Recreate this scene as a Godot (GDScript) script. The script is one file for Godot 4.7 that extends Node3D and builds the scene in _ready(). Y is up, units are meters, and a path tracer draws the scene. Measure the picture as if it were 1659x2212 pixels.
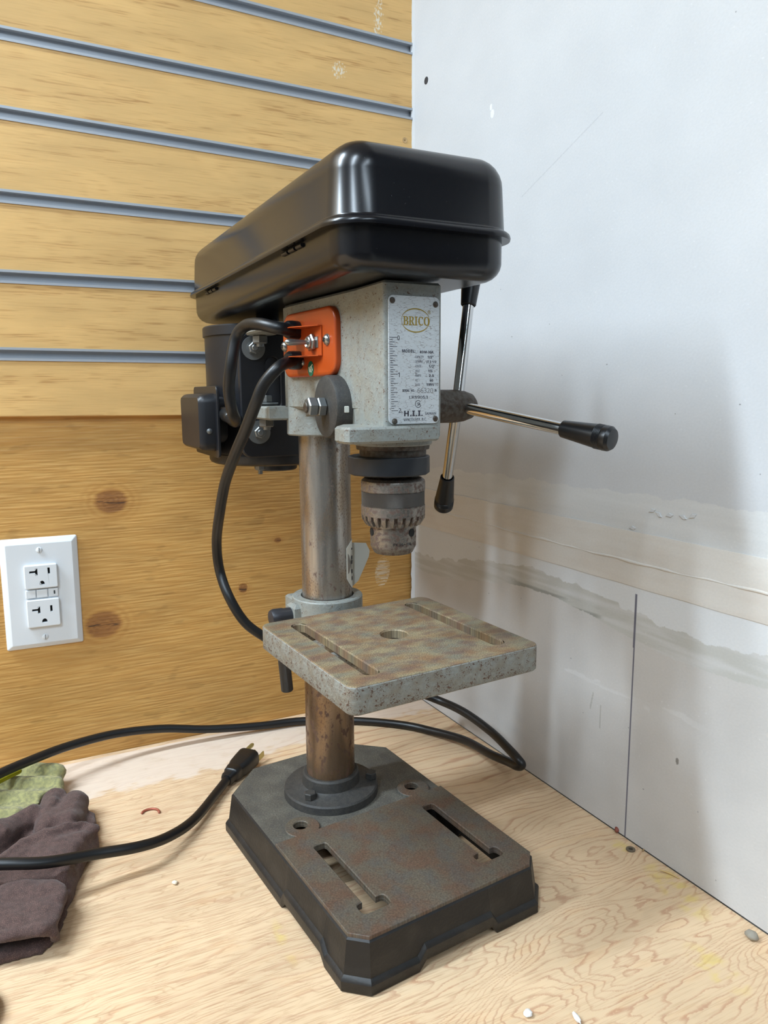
extends Node3D
# A bench drill press in the corner of a workshop: slatted wood wall on the left, gypsum board on the right.
const V2 := Vector2.ZERO
const BASE_TURN := 0.5589     # the base, the table and the head are each swivelled a little differently on the column
const TABLE_TURN := 0.5337
const HEAD_TURN := 0.4672
const COLUMN_AT := Vector3(-0.053, 0.0, -0.6636)
const CORNER := Vector3(0.0394, 0.0, -0.9833)
const LEFT_TURN := 0.44680    # the slatted wall's own axes: x along it towards the corner, z into the room
const RIGHT_TURN := -1.07163  # the gypsum wall's own axes: x away from the corner, z into the room
const FLOOR_Y := -0.90
const CEIL_Y := 1.55
var M := {}
var press: Node3D


func _ready() -> void:
	var cam := Camera3D.new()
	cam.name = "camera"
	cam.fov = rad_to_deg(2.0 * atan(1106.0 / 1597.1))
	cam.near = 0.02
	cam.far = 50.0
	cam.position = Vector3(0.0, 0.4175, 0.0)
	cam.rotation = Vector3(-0.160, 0.0, -0.0071)
	add_child(cam)
	cam.current = true
	var env := Environment.new()
	env.background_mode = Environment.BG_COLOR
	env.background_color = Color(0.02, 0.022, 0.025)
	env.tonemap_mode = Environment.TONE_MAPPER_LINEAR
	env.tonemap_exposure = 1.16
	env.sdfgi_enabled = true
	env.ssao_enabled = true
	env.ssil_enabled = true
	var we := WorldEnvironment.new()
	we.name = "world_environment"
	we.environment = env
	add_child(we)
	# three tube fixtures under the ceiling: beside the slatted wall, behind the camera's left shoulder, and farther back on the right
	tube_fixture("ceiling_light", "long ceiling tube light beside the slatted wood wall", Vector3(-1.25, CEIL_Y - 0.03, -0.14), 0.41, 1.2, 0.10, 4.6, Color(0.865, 0.94, 1.0))
	tube_fixture("ceiling_light", "long ceiling tube light out over the middle of the room", Vector3(-0.55, CEIL_Y - 0.03, 0.75), 1.0, 1.2, 0.10, 2.5, Color(0.865, 0.94, 1.0))
	tube_fixture("ceiling_light", "long ceiling tube light farther back on the right of the room", Vector3(0.45, CEIL_Y - 0.03, 1.15), 1.2, 1.2, 0.10, 1.5, Color(0.865, 0.94, 1.0))
	make_materials()
	build_room()
	build_left_wall()
	build_right_wall()
	build_bench()
	build_outlet()
	build_press()
	build_gloves()
	build_debris()


# ---------------------------------------------------------------- mesh helpers
class MB:
	var st := SurfaceTool.new()
	var p := PackedVector3Array()
	var u := PackedVector2Array()
	var g := PackedInt32Array()
	var grp := 0
	var xf := Transform3D.IDENTITY
	var mode := 0            # 0: no uv, 1: (x, z), 2: (x, y), 3: (angle * k, y), 4: (z, y)
	var us := Vector2.ONE
	var uo := Vector2.ZERO
	var count := 0

	func _init() -> void:
		st.begin(Mesh.PRIMITIVE_TRIANGLES)

	func t(a: Vector3, b: Vector3, c: Vector3, gr: int) -> void:
		p.append(a)
		p.append(b)
		p.append(c)
		g.append(gr)

	func q(a: Vector3, b: Vector3, c: Vector3, d: Vector3, gr: int) -> void:
		if not a.is_equal_approx(b) and not b.is_equal_approx(c):
			t(a, b, c, gr)
		if not a.is_equal_approx(d) and not d.is_equal_approx(c):
			t(a, c, d, gr)

	func ng() -> int:
		grp += 1
		return grp

	func uv(v: Vector3, mid: Vector3) -> Vector2:
		var r := Vector2.ZERO
		if mode == 1:
			r = Vector2(v.x, v.z)
		elif mode == 2:
			r = Vector2(v.x, v.y)
		elif mode == 4:
			r = Vector2(v.z, v.y)
		elif mode == 3:
			var a0 := atan2(mid.x, mid.z)
			var da := angle_difference(a0, atan2(v.x, v.z)) if Vector2(v.x, v.z).length() > 1e-6 else 0.0
			r = Vector2(a0 + da, v.y)
		return r * us + uo

	# turns what was added since the last call so that it faces out (or in), and writes it
	func flush(inward := false) -> void:
		var n := p.size()
		if n == 0:
			return
		var c := Vector3.ZERO
		for v in p:
			c += v
		c /= n
		var vol := 0.0
		for i in range(0, n, 3):
			vol += (p[i] - c).dot((p[i + 1] - p[i]).cross(p[i + 2] - p[i]))
		emit((vol < 0.0) != inward)

	func emit(flip: bool) -> void:
		var mirrored := xf.basis.determinant() < 0.0
		for i in range(0, p.size(), 3):
			var gr := g[i / 3]
			st.set_smooth_group(gr if gr >= 0 else -1)
			var mid := (p[i] + p[i + 1] + p[i + 2]) / 3.0
			var order := [i, i + 2, i + 1]     # Godot's front faces run clockwise
			if flip != mirrored:
				order = [i, i + 1, i + 2]
			for k in order:
				st.set_uv(uv(p[k], mid))
				st.add_vertex(xf * p[k])
			count += 1
		p.clear()
		g.clear()

	func mesh() -> ArrayMesh:
		st.generate_normals()
		if mode:
			st.generate_tangents()
		return st.commit()

	# rings of equal length joined one after the other; sharp ring corners and the bands in "hard" start new smooth groups
	func loft(rings: Array, cap0 := true, cap1 := true, hard := [], inward := false, sharp := 0.6) -> void:
		var n: int = rings[0].size()
		var run := PackedInt32Array()
		run.resize(n)
		var ref: PackedVector3Array = rings[rings.size() / 2]
		var k := 0
		var first := false
		for i in n:
			var a: Vector3 = ref[i] - ref[(i + n - 1) % n]
			var b: Vector3 = ref[(i + 1) % n] - ref[i]
			if a.length() > 1e-9 and b.length() > 1e-9 and a.angle_to(b) > sharp:
				if i == 0:
					first = true
				else:
					k += 1
			run[i] = k
		if not first and k > 0:
			for i in n:
				if run[i] == k:
					run[i] = 0
		var base := grp + 1
		grp += (k + 1) * (rings.size() + 1) + 1
		var band := 0
		for r in rings.size() - 1:
			if hard.has(r):
				band += 1
			var r0: PackedVector3Array = rings[r]
			var r1: PackedVector3Array = rings[r + 1]
			for i in n:
				var j := (i + 1) % n
				q(r0[i], r0[j], r1[j], r1[i], base + band * (k + 1) + run[i])
		if cap0:
			cap(rings[0])
		if cap1:
			cap(rings[rings.size() - 1], true)
		flush(inward)

	func cap(ring: PackedVector3Array, other := false) -> void:
		var c := Vector3.ZERO
		for v in ring:
			c += v
		c /= ring.size()
		var gr := ng()
		for i in ring.size():
			var j := (i + 1) % ring.size()
			if ring[i].is_equal_approx(ring[j]):
				continue
			if other:
				t(ring[i], ring[j], c, gr)
			else:
				t(ring[j], ring[i], c, gr)

	# profile points are (radius, y); edges sharper than crease get hard
	func lathe(profile: Array, seg := 32, crease := 0.5, inward := false) -> void:
		var rings := []
		var hard := []
		for i in profile.size():
			var ring := PackedVector3Array()
			var pr: Vector2 = profile[i]
			for s in seg:
				var a := TAU * s / seg
				ring.append(Vector3(pr.x * sin(a), pr.y, pr.x * cos(a)))
			rings.append(ring)
			if i > 0 and i < profile.size() - 1:
				var a0: Vector2 = profile[i] - profile[i - 1]
				var a1: Vector2 = profile[i + 1] - profile[i]
				if absf(a0.angle_to(a1)) > crease:
					hard.append(i)
		loft(rings, profile[0].x > 1e-6, profile[profile.size() - 1].x > 1e-6, hard, inward, 1.2)

	static func at(poly: PackedVector2Array, y: float) -> PackedVector3Array:
		var r := PackedVector3Array()
		for v in poly:
			r.append(Vector3(v.x, y, v.y))
		return r

	# moves every edge of a simple outline inwards by d
	static func inset(poly: PackedVector2Array, d: float) -> PackedVector2Array:
		var n := poly.size()
		var area := 0.0
		for i in n:
			area += poly[i].cross(poly[(i + 1) % n])
		var s := 1.0 if area > 0.0 else -1.0
		var r := PackedVector2Array()
		for i in n:
			var e0 := (poly[i] - poly[(i + n - 1) % n]).normalized()
			var e1 := (poly[(i + 1) % n] - poly[i]).normalized()
			var n0 := Vector2(-e0.y, e0.x) * s
			var n1 := Vector2(-e1.y, e1.x) * s
			var b := n0 + n1
			if b.length() < 1e-6:
				b = n0
			else:
				b = b.normalized() / maxf(0.3, b.normalized().dot(n0))
			r.append(poly[i] + b * d)
		return r

	static func rrect(w: float, d: float, r: float, n := 5, cx := 0.0, cz := 0.0) -> PackedVector2Array:
		var o := PackedVector2Array()
		r = minf(r, minf(w, d) / 2.0 - 1e-5)
		for k in 4:
			var c := Vector2((w / 2 - r) * (1 if k == 0 or k == 3 else -1), (d / 2 - r) * (1 if k < 2 else -1))
			for i in n + 1:
				var a := PI / 2 * k + PI / 2 * i / n
				o.append(c + Vector2(cos(a), sin(a)) * r + Vector2(cx, cz))
		return o

	static func disc(r: float, n := 24, cx := 0.0, cz := 0.0) -> PackedVector2Array:
		var o := PackedVector2Array()
		for i in n:
			o.append(Vector2(cx + r * cos(TAU * i / n), cz + r * sin(TAU * i / n)))
		return o

	func prism(poly: PackedVector2Array, y0: float, y1: float, bevel := 0.001, sharp := 0.45) -> void:
		if bevel <= 0.0:
			loft([at(poly, y0), at(poly, y1)], true, true, [], false, sharp)
			return
		var small := inset(poly, bevel)
		loft([at(small, y0), at(poly, y0 + bevel), at(poly, y1 - bevel), at(small, y1)], true, true, [1, 2], false, sharp)

	func box(c: Vector3, s: Vector3, bevel := 0.001) -> void:
		prism(PackedVector2Array([Vector2(c.x + s.x / 2, c.z + s.z / 2), Vector2(c.x - s.x / 2, c.z + s.z / 2), Vector2(c.x - s.x / 2, c.z - s.z / 2), Vector2(c.x + s.x / 2, c.z - s.z / 2)]), c.y - s.y / 2, c.y + s.y / 2, bevel)

	func hexagon(across: float, y0: float, y1: float, bevel := 0.0006) -> void:
		prism(disc(across / 2.0 / cos(PI / 6), 6), y0, y1, bevel)

	# a flat face pierced by holes at height y
	func face(outline: PackedVector2Array, holes: Array, y: float, up: bool) -> void:
		var xs := []
		var lo := 1e9
		var hi := -1e9
		for v in outline:
			lo = minf(lo, v.x)
			hi = maxf(hi, v.x)
		for h in holes:
			var m := 0.0
			for v in h:
				m += v.x
			xs.append(m / h.size() + 1.3e-5)
		xs.sort()
		var cuts := [lo - 1.0] + xs + [hi + 1.0]
		var gr := ng()
		for i in cuts.size() - 1:
			if cuts[i + 1] - cuts[i] < 1e-4:
				continue
			var strip := PackedVector2Array([Vector2(cuts[i], -9), Vector2(cuts[i + 1], -9), Vector2(cuts[i + 1], 9), Vector2(cuts[i], 9)])
			var pieces := Geometry2D.intersect_polygons(outline, strip)
			for h in holes:
				var next := []
				for pc in pieces:
					next.append_array(Geometry2D.clip_polygons(pc, h))
				pieces.assign(next)
			for pc in pieces:
				if Geometry2D.is_polygon_clockwise(pc) and pieces.size() > 99:
					continue
				var ix := Geometry2D.triangulate_polygon(pc)
				for k in range(0, ix.size(), 3):
					var a := Vector3(pc[ix[k]].x, y, pc[ix[k]].y)
					var b := Vector3(pc[ix[k + 1]].x, y, pc[ix[k + 1]].y)
					var c := Vector3(pc[ix[k + 2]].x, y, pc[ix[k + 2]].y)
					if ((b - a).cross(c - a).y > 0.0) == up:
						t(a, b, c, gr)
					else:
						t(a, c, b, gr)
		emit(false)

	# a plate with holes, its upper outline rounded by bevel
	func plate(outline: PackedVector2Array, holes: Array, y0: float, y1: float, bevel := 0.001, hole_bevel := 0.0007) -> void:
		var top := inset(outline, bevel)
		loft([at(outline, y0), at(outline, y1 - bevel), at(inset(outline, bevel * 0.3), y1 - bevel * 0.3), at(top, y1)], false, false, [], false, 0.45)
		var wide := []
		for h in holes:
			var w := inset(h, -hole_bevel)
			wide.append(w)
			loft([at(h, y0), at(h, y1 - hole_bevel), at(w, y1)], false, false, [1], true, 0.45)
		face(top, wide, y1, true)
		face(outline, holes, y0, false)

	# a round bar along a smooth line; radii may be one number or one per point
	func tube(points: Array, radius: Variant, seg := 14, per := 8, rounded := true) -> void:
		var pts := []
		var rad := []
		for i in points.size() - 1:
			var p0: Vector3 = points[maxi(i - 1, 0)]
			var p1: Vector3 = points[i]
			var p2: Vector3 = points[i + 1]
			var p3: Vector3 = points[mini(i + 2, points.size() - 1)]
			for k in per:
				var f := float(k) / per
				pts.append(p1.cubic_interpolate(p2, p0, p3, f))
				rad.append(lerpf(radius[i], radius[i + 1], f) if radius is Array else radius)
		pts.append(points[points.size() - 1])
		rad.append(radius[points.size() - 1] if radius is Array else radius)
		var rings := []
		var dir: Vector3 = (pts[1] - pts[0]).normalized()
		var side := dir.cross(Vector3.UP if absf(dir.y) < 0.9 else Vector3.RIGHT).normalized()
		var n := pts.size()
		var lists := []
		if rounded:
			for k in 3:
				var a := PI / 2 * k / 3.0
				lists.append([0, pts[0] - dir * rad[0] * cos(a), rad[0] * maxf(sin(a), 0.02)])
		for i in n:
			lists.append([i, pts[i], rad[i]])
		if rounded:
			var d1: Vector3 = (pts[n - 1] - pts[n - 2]).normalized()
			for k in 3:
				var a := PI / 2 * (2 - k) / 3.0
				lists.append([n - 1, pts[n - 1] + d1 * rad[n - 1] * cos(a), rad[n - 1] * maxf(sin(a), 0.02)])
		for l in lists:
			var i: int = l[0]
			var d: Vector3 = (pts[mini(i + 1, n - 1)] - pts[maxi(i - 1, 0)]).normalized()
			side = (side - d * side.dot(d)).normalized()
			var up := d.cross(side)
			var ring := PackedVector3Array()
			for s in seg:
				var a := TAU * s / seg
				ring.append(l[1] + (side * cos(a) + up * sin(a)) * l[2])
			rings.append(ring)
		# long bars wind about: each stretch is turned outwards by its own axis
		var gr := ng()
		for r in rings.size() - 1:
			for s in seg:
				var s2 := (s + 1) % seg
				q(rings[r][s], rings[r + 1][s], rings[r + 1][s2], rings[r][s2], gr)
		cap(rings[0], true)
		cap(rings[rings.size() - 1], false)
		var a0: Vector3 = (rings[rings.size() / 2][0] - lists[rings.size() / 2][1])
		var mid := rings.size() / 2
		var e: Vector3 = (rings[mid - 1][1] - rings[mid - 1][0]).cross(rings[mid][0] - rings[mid - 1][0])
		emit(e.dot(a0) > 0.0)


# lays a frame: y axis along "axis", origin at "o"
static func along(o: Vector3, axis: Vector3, hint := Vector3(0.0, 0.0, 1.0)) -> Transform3D:
	var y := axis.normalized()
	var x := y.cross(hint)
	if x.length() < 1e-4:
		x = y.cross(Vector3(1.0, 0.0, 0.0))
	x = x.normalized()
	return Transform3D(Basis(x, y, x.cross(y)), o)


func put(called: String, mb: MB, mat: Material, parent: Node3D = self, turn := 0.0, at := Vector3.ZERO) -> MeshInstance3D:
	var o := MeshInstance3D.new()
	o.name = called
	o.mesh = mb.mesh()
	o.material_override = mat
	o.rotation.y = turn
	o.position = at
	o.cast_shadow = GeometryInstance3D.SHADOW_CASTING_SETTING_ON
	add_named(parent, o, called)
	return o


func add_named(parent: Node, o: Node, called: String) -> void:
	var k := 0
	var n := called
	while parent.has_node(NodePath(n)):
		k += 1
		n = "%s_%03d" % [called, k]
	o.name = n
	parent.add_child(o, true)


func thing(called: String, label: String, category: String, at := Vector3.ZERO, turn := 0.0, kind := "", group := "") -> Node3D:
	var o := Node3D.new()
	o.name = called
	add_named(self, o, called)
	o.position = at
	o.rotation.y = turn
	o.set_meta("label", label)
	o.set_meta("category", category)
	if kind != "":
		o.set_meta("kind", kind)
	if group != "":
		o.set_meta("group", group)
	return o


func lettering(parent: Node3D, text: String, height: float, at: Vector3, basis: Basis, mat: Material, serif := false, squeeze := 1.0, bold := 0, depth := 0.00012) -> MeshInstance3D:
	var f := SystemFont.new()
	f.font_names = PackedStringArray(["Droid Serif" if serif else "Droid Sans"])
	f.font_weight = 700 if bold else 400
	var tm := TextMesh.new()
	tm.text = text
	tm.font = f
	tm.font_size = 64
	tm.pixel_size = height / 46.0
	tm.depth = depth
	tm.curve_step = 1.0
	tm.horizontal_alignment = HORIZONTAL_ALIGNMENT_LEFT
	tm.vertical_alignment = VERTICAL_ALIGNMENT_BOTTOM
	var o := MeshInstance3D.new()
	o.mesh = tm
	o.material_override = mat
	o.transform = Transform3D(basis * Basis.from_scale(Vector3(squeeze, 1.0, 1.0)), at)
	add_named(parent, o, "lettering")
	return o


func tube_fixture(called: String, label: String, at: Vector3, turn: float, length: float, width: float, energy: float, tint: Color) -> void:
	var o := thing(called, label, "light fixture", at, turn, "", "tube lights under the ceiling")
	var b := MB.new()
	b.box(Vector3(0.0, 0.012, 0.0), Vector3(length + 0.06, 0.03, width + 0.05), 0.004)
	put("housing", b, plain(Color(0.85, 0.86, 0.87), 0.5), o)
	var d := MB.new()
	d.prism(MB.rrect(length, width, 0.02), -0.012, -0.003, 0.003)
	var glow := plain(Color(0.9, 0.9, 0.9), 0.5)
	glow.emission_enabled = true
	glow.emission = tint
	glow.emission_energy_multiplier = 1.5
	put("diffuser", d, glow, o)
	var l := AreaLight3D.new()
	l.name = "lamp"
	l.area_size = Vector2(length, width)
	l.light_color = tint
	l.light_energy = energy
	l.area_range = 12.0
	l.area_attenuation = 2.0
	l.shadow_enabled = true
	l.position = Vector3(0.0, -0.016, 0.0)
	l.rotation = Vector3(-PI / 2, 0.0, 0.0)
	o.add_child(l)


func plain(c: Color, rough := 0.6, metal := 0.0, spec := 0.5) -> StandardMaterial3D:
	var m := StandardMaterial3D.new()
	m.albedo_color = c
	m.roughness = rough
	m.metallic = metal
	m.metallic_specular = spec
	return m


# ---------------------------------------------------------------- textures
func field(w: int, h: int, px: float, py: float, sd: int, octaves := 3, kind := FastNoiseLite.TYPE_SIMPLEX_SMOOTH, seamless := false) -> PackedByteArray:
	var n := FastNoiseLite.new()
	n.seed = sd
	n.noise_type = kind
	n.fractal_type = FastNoiseLite.FRACTAL_FBM if octaves > 1 else FastNoiseLite.FRACTAL_NONE
	n.fractal_octaves = octaves
	var w2 := w
	var h2 := h
	if px > py:
		w2 = maxi(8, int(w * py / px))
		n.frequency = 1.0 / py
	else:
		h2 = maxi(8, int(h * px / py))
		n.frequency = 1.0 / px
	if kind == FastNoiseLite.TYPE_CELLULAR:
		n.cellular_return_type = FastNoiseLite.RETURN_DISTANCE2_SUB
		n.cellular_jitter = 1.0
	var im := n.get_seamless_image(w2, h2) if seamless else n.get_image(w2, h2)
	im.convert(Image.FORMAT_L8)
	if w2 != w or h2 != h:
		im.resize(w, h, Image.INTERPOLATE_CUBIC)
	return im.get_data()


func image_of(a: PackedByteArray, w: int, h: int) -> ImageTexture:
	return ImageTexture.create_from_image(Image.create_from_data(w, h, false, Image.FORMAT_L8, a))


func paint(w: int, h: int, f: Callable) -> Image:
	var b := PackedByteArray()
	b.resize(w * h * 3)
	var i := 0
	var k := 0
	for y in h:
		for x in w:
			var c: Color = f.call(x, y, i)
			b[k] = clampi(int(c.r * 255.0), 0, 255)
			b[k + 1] = clampi(int(c.g * 255.0), 0, 255)
			b[k + 2] = clampi(int(c.b * 255.0), 0, 255)
			k += 3
			i += 1
	return Image.create_from_data(w, h, false, Image.FORMAT_RGB8, b)


func rgb(r: int, g: int, b: int) -> Color:
	return Color(r / 255.0, g / 255.0, b / 255.0)


func textured(im: Image, rough := 0.7, metal := 0.0) -> StandardMaterial3D:
	var m := plain(Color.WHITE, rough, metal)
	m.albedo_texture = ImageTexture.create_from_image(im)
	return m


func triplanar(m: StandardMaterial3D, tile: float) -> StandardMaterial3D:
	m.uv1_triplanar = true
	m.uv1_scale = Vector3.ONE / tile
	m.uv1_triplanar_sharpness = 4.0
	return m


func bump(m: StandardMaterial3D, t: Texture2D, cm: float) -> StandardMaterial3D:
	m.heightmap_enabled = true
	m.heightmap_texture = t
	m.heightmap_scale = cm
	return m


func make_materials() -> void:
	M.steel = plain(Color(0.62, 0.62, 0.61), 0.32, 0.9)
	M.zinc = plain(Color(0.50, 0.51, 0.51), 0.42, 0.75)
	M.chrome = plain(Color(0.80, 0.80, 0.80), 0.12, 1.0)
	M.black_plastic = plain(rgb(20, 20, 22), 0.34)
	M.rubber = plain(rgb(17, 18, 20), 0.40)
	M.hole = plain(Color(0.01, 0.01, 0.01), 0.8)
	M.white_plastic = plain(rgb(222, 226, 230), 0.32)
	M.ink = plain(rgb(44, 40, 52), 0.6)
	M.gold_ink = plain(rgb(150, 126, 48), 0.45)
	M.orange = plain(rgb(172, 70, 22), 0.32)
	M.white_wall = plain(rgb(206, 204, 200), 0.9)
	M.aluminium = plain(rgb(170, 175, 182), 0.36, 0.15)
	make_wood()
	make_board()
	make_bench_wood()
	make_metals()
	make_cloth()


func smooth(a: float, b: float, v: float) -> float:
	return smoothstep(a, b, v)


func make_wood() -> void:
	# oak face of the slats, 0.75 mm a pixel, x from -0.614 to 0 along the wall, y from 0.954 down to 0.39
	var w := 820
	var h := 752
	var warp := field(w, h, 490, 104, 11, 3)
	var pore := field(w, h, 44, 2.0, 12, 2)
	var dens := field(w, h, 340, 21, 13, 3)
	var tone := field(w, h, 200, 60, 14, 3)
	var scr := field(w, h, 4, 8, 15, 3)
	var base := rgb(225, 183, 120)
	var dark := rgb(160, 114, 66)
	var im := paint(w, h, func(x: int, y: int, i: int) -> Color:
		var band := 0.5 + 0.5 * sin(y * 0.075 + warp[i] * 0.14)
		var d := smooth(130.0, 215.0, float(dens[i])) * 0.8 + band * band * 0.35 * smooth(90.0, 170.0, float(tone[i]))
		var pr := smooth(132.0, 190.0, float(pore[i])) * (0.10 + d)
		var c := base.lerp(dark, minf(pr * 0.62, 0.8))
		c = c.lerp(rgb(200, 156, 98), clampf(d * 0.34, 0.0, 1.0))
		c *= 0.955 + 0.09 * tone[i] / 255.0
		# chalky paint scuffs beside the corner
		var ww := -0.614 + x * 0.00075
		var yy := 0.954 - y * 0.00075
		var s := maxf(1.0 - Vector2((ww + 0.098) / 0.010, (yy - 0.792) / 0.010).length() , 1.0 - Vector2((ww + 0.0465 - (yy - 0.85) * 0.08) / 0.0065, (yy - 0.858) / 0.026).length())
		if s > 0.0:
			c = c.lerp(rgb(236, 230, 218), 0.8 * smooth(150.0, 185.0, scr[i] + 50.0 * s))
		return c)
	M.oak = textured(im, 0.42)
	M.oak.metallic_specular = 0.4
	bump(M.oak, image_of(pore, w, h), -0.006)
	# sanded softwood plywood under the slats, 0.5 mm a pixel, x from -0.6 to 0, y from 0.415 down to 0
	w = 1200
	h = 830
	var rip := field(w, h, 130, 7, 21, 3)
	var fine := field(w, h, 60, 2.5, 22, 2)
	var low := field(w, h, 260, 90, 23, 3)
	var blot := field(w, h, 120, 40, 24, 3)
	var knots := [[-0.3815, 0.2990, 0.0165, 0.0135], [-0.3985, 0.1570, 0.0185, 0.0155], [-0.2345, 0.1800, 0.0055, 0.0062], [-0.1880, 0.2364, 0.0045, 0.0030], [-0.52, 0.33, 0.012, 0.010]]
	var wood := rgb(202, 154, 86)
	im = paint(w, h, func(x: int, y: int, i: int) -> Color:
		var ww := -0.6 + x * 0.0005
		var yy := 0.415 - y * 0.0005
		var c := wood * (0.93 + 0.12 * low[i] / 255.0)
		c = c.lerp(rgb(178, 124, 60), 0.26 * smooth(110.0, 215.0, float(rip[i])) + 0.18 * smooth(130.0, 200.0, float(fine[i])))
		c = c.lerp(rgb(226, 184, 116), 0.30 * smooth(130.0, 60.0, float(rip[i])))
		if blot[i] > 176:
			c = c.lerp(rgb(150, 112, 58), 0.30 * smooth(176.0, 215.0, float(blot[i])))
		for k in knots:
			var d := Vector2((ww - k[0]) / k[2], (yy - k[1]) / k[3]).length()
			if d < 2.6:
				d += (rip[i] - 128.0) / 900.0
				var ring := 0.5 + 0.5 * sin(d * 19.0 + fine[i] * 0.03)
				var kc := rgb(158, 108, 58).lerp(rgb(120, 78, 44), 0.6 * ring * smooth(1.1, 0.3, d) + 0.3 * smooth(130.0, 200.0, float(blot[i])))
				var crack := absf(yy - k[1] + 0.0012 + (ww - k[0]) * 0.12 + (rip[i] - 128.0) * 0.00003)
				kc = kc.lerp(rgb(62, 42, 30), 0.85 * smooth(0.0011, 0.0003, crack) * smooth(90.0, 120.0, float(fine[i])) * smooth(1.0, 0.8, d))
				var halo := c.lerp(rgb(166, 112, 52), 0.5 * pow(maxf(0.0, 1.0 - (d - 1.0) / 1.6), 1.5) * (0.6 + 0.4 * sin(d * 14.0))) if d > 1.0 else c
				c = halo.lerp(kc, smooth(1.10, 0.90, d))
		var s := 1.0 - Vector2((ww + 0.043 - (yy - 0.18) * 0.1) / 0.011, (yy - 0.180) / 0.021).length()
		if s > 0.0 and fine[i] > 128 - int(46.0 * s) and rip[i] > 96:
			c = c.lerp(rgb(228, 214, 196), 0.72)
		return c)
	M.plywood = textured(im, 0.5)
	bump(M.plywood, image_of(rip, w, h), 0.05)


func make_board() -> void:
	# gypsum board with its taped joint, 0.75 mm a pixel, x from 0 to 0.645 away from the corner, y from 0.96 down to 0
	var w := 860
	var h := 1280
	var fine := field(w, h, 4, 3, 31, 3)
	var low := field(w, h, 150, 110, 32, 3)
	var edge := field(w, h, 60, 60, 33, 4)
	var streak := field(w, h, 160, 14, 34, 3)
	var im := paint(w, h, func(x: int, y: int, i: int) -> Color:
		var s := x * 0.00075
		var yy := 0.96 - y * 0.00075
		var wob := (edge[i] - 128.0) / 128.0
		var c: Color
		if yy > 0.3235 + wob * 0.004 + s * 0.012:
			c = rgb(203, 204, 206) * (0.975 + 0.03 * low[i] / 255.0)
		elif yy > 0.294:
			c = rgb(211, 211, 210) * (0.98 + 0.03 * streak[i] / 255.0)
		elif yy > 0.2443:
			c = rgb(216, 211, 204).lerp(rgb(205, 196, 186), smooth(110.0, 220.0, float(low[i])) * 0.5 + 0.2 * smooth(100.0, 210.0, float(streak[i])))
		else:
			c = rgb(200, 197, 194) * (0.965 + 0.05 * low[i] / 255.0)
			var lim := 0.2175 + 0.011 * sin(s * 15.0 - 2.2) + wob * 0.006 + s * 0.02
			if yy > lim:
				c = rgb(214, 215, 216)
			elif yy > lim - 0.024 - wob * 0.004:
				c = rgb(190, 189, 184).lerp(rgb(202, 201, 199), smooth(80.0, 200.0, float(streak[i])))
				var smear := smooth(0.19, 0.235, s) * smooth(0.356 + wob * 0.01, 0.336 + wob * 0.01, s) * smooth(0.2025, 0.206, yy + wob * 0.003 + (s - 0.27) * 0.02) * smooth(0.2165, 0.2130, yy + wob * 0.003)
				c = c.lerp(rgb(126, 126, 118), 0.62 * smear * smooth(70.0, 170.0, float(streak[i])))
			if absf(yy - 0.139 - wob * 0.004 - (s - 0.36) * 0.04) < 0.0026 * streak[i] / 160.0 and s > 0.30 and s < 0.48:
				c = c.lerp(rgb(214, 213, 212), 0.45 * smooth(90.0, 150.0, float(streak[i])) * smooth(0.48, 0.44, s))
		if yy < 0.238 and absf(s - 0.3885 - (0.238 - yy) * 0.002) < 0.00085:
			c = c.lerp(rgb(84, 82, 96), 0.8)
		if absf(yy - 0.6208 - (s - 0.2317) * 0.42) < 0.0005 and s > 0.215 and s < 0.325:
			c = c.lerp(rgb(150, 150, 156), 0.28)
		if (absf(s - 0.3511) < 0.0008 and absf(yy - 0.107) < 0.012) or (absf(s - 0.3406 - (yy - 0.125) * 0.2) < 0.0009 and absf(yy - 0.119) < 0.009):
			c = c.lerp(rgb(130, 128, 120), 0.32)
		if Vector2((s - 0.163) / 0.0032, (yy - 0.7087) / 0.0042).length() < 1.0 or Vector2((s - 0.1605) / 0.0022, (yy - 0.716) / 0.003).length() < 1.0 or Vector2((s - 0.325) / 0.0012, (yy - 0.857) / 0.004).length() < 1.0:
			c = rgb(226, 228, 230)
		if Vector2((s - 0.4422) / 0.0016, (yy - 0.1025) / 0.0030).length() < 1.0:
			c = c.lerp(rgb(110, 106, 100), 0.7)
		if fine[i] > 226:
			c = c.lerp(rgb(226, 226, 226), 0.5)
		return c * (0.985 + 0.03 * fine[i] / 255.0))
	for k in 46:
		var px := int(fposmod(k * 377.31, 860.0))
		var py := int(fposmod(k * 611.7 + 91.0, 1280.0))
		im.set_pixel(px, py, rgb(120, 118, 120))
		if k % 3 == 0:
			im.set_pixel(mini(px + 1, 859), py, rgb(138, 136, 138))
	M.board = textured(im, 0.86)
	M.board.metallic_specular = 0.3
	bump(M.board, image_of(fine, w, h), 0.006)
	M.board_plain = plain(rgb(202, 203, 204), 0.9)


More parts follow.
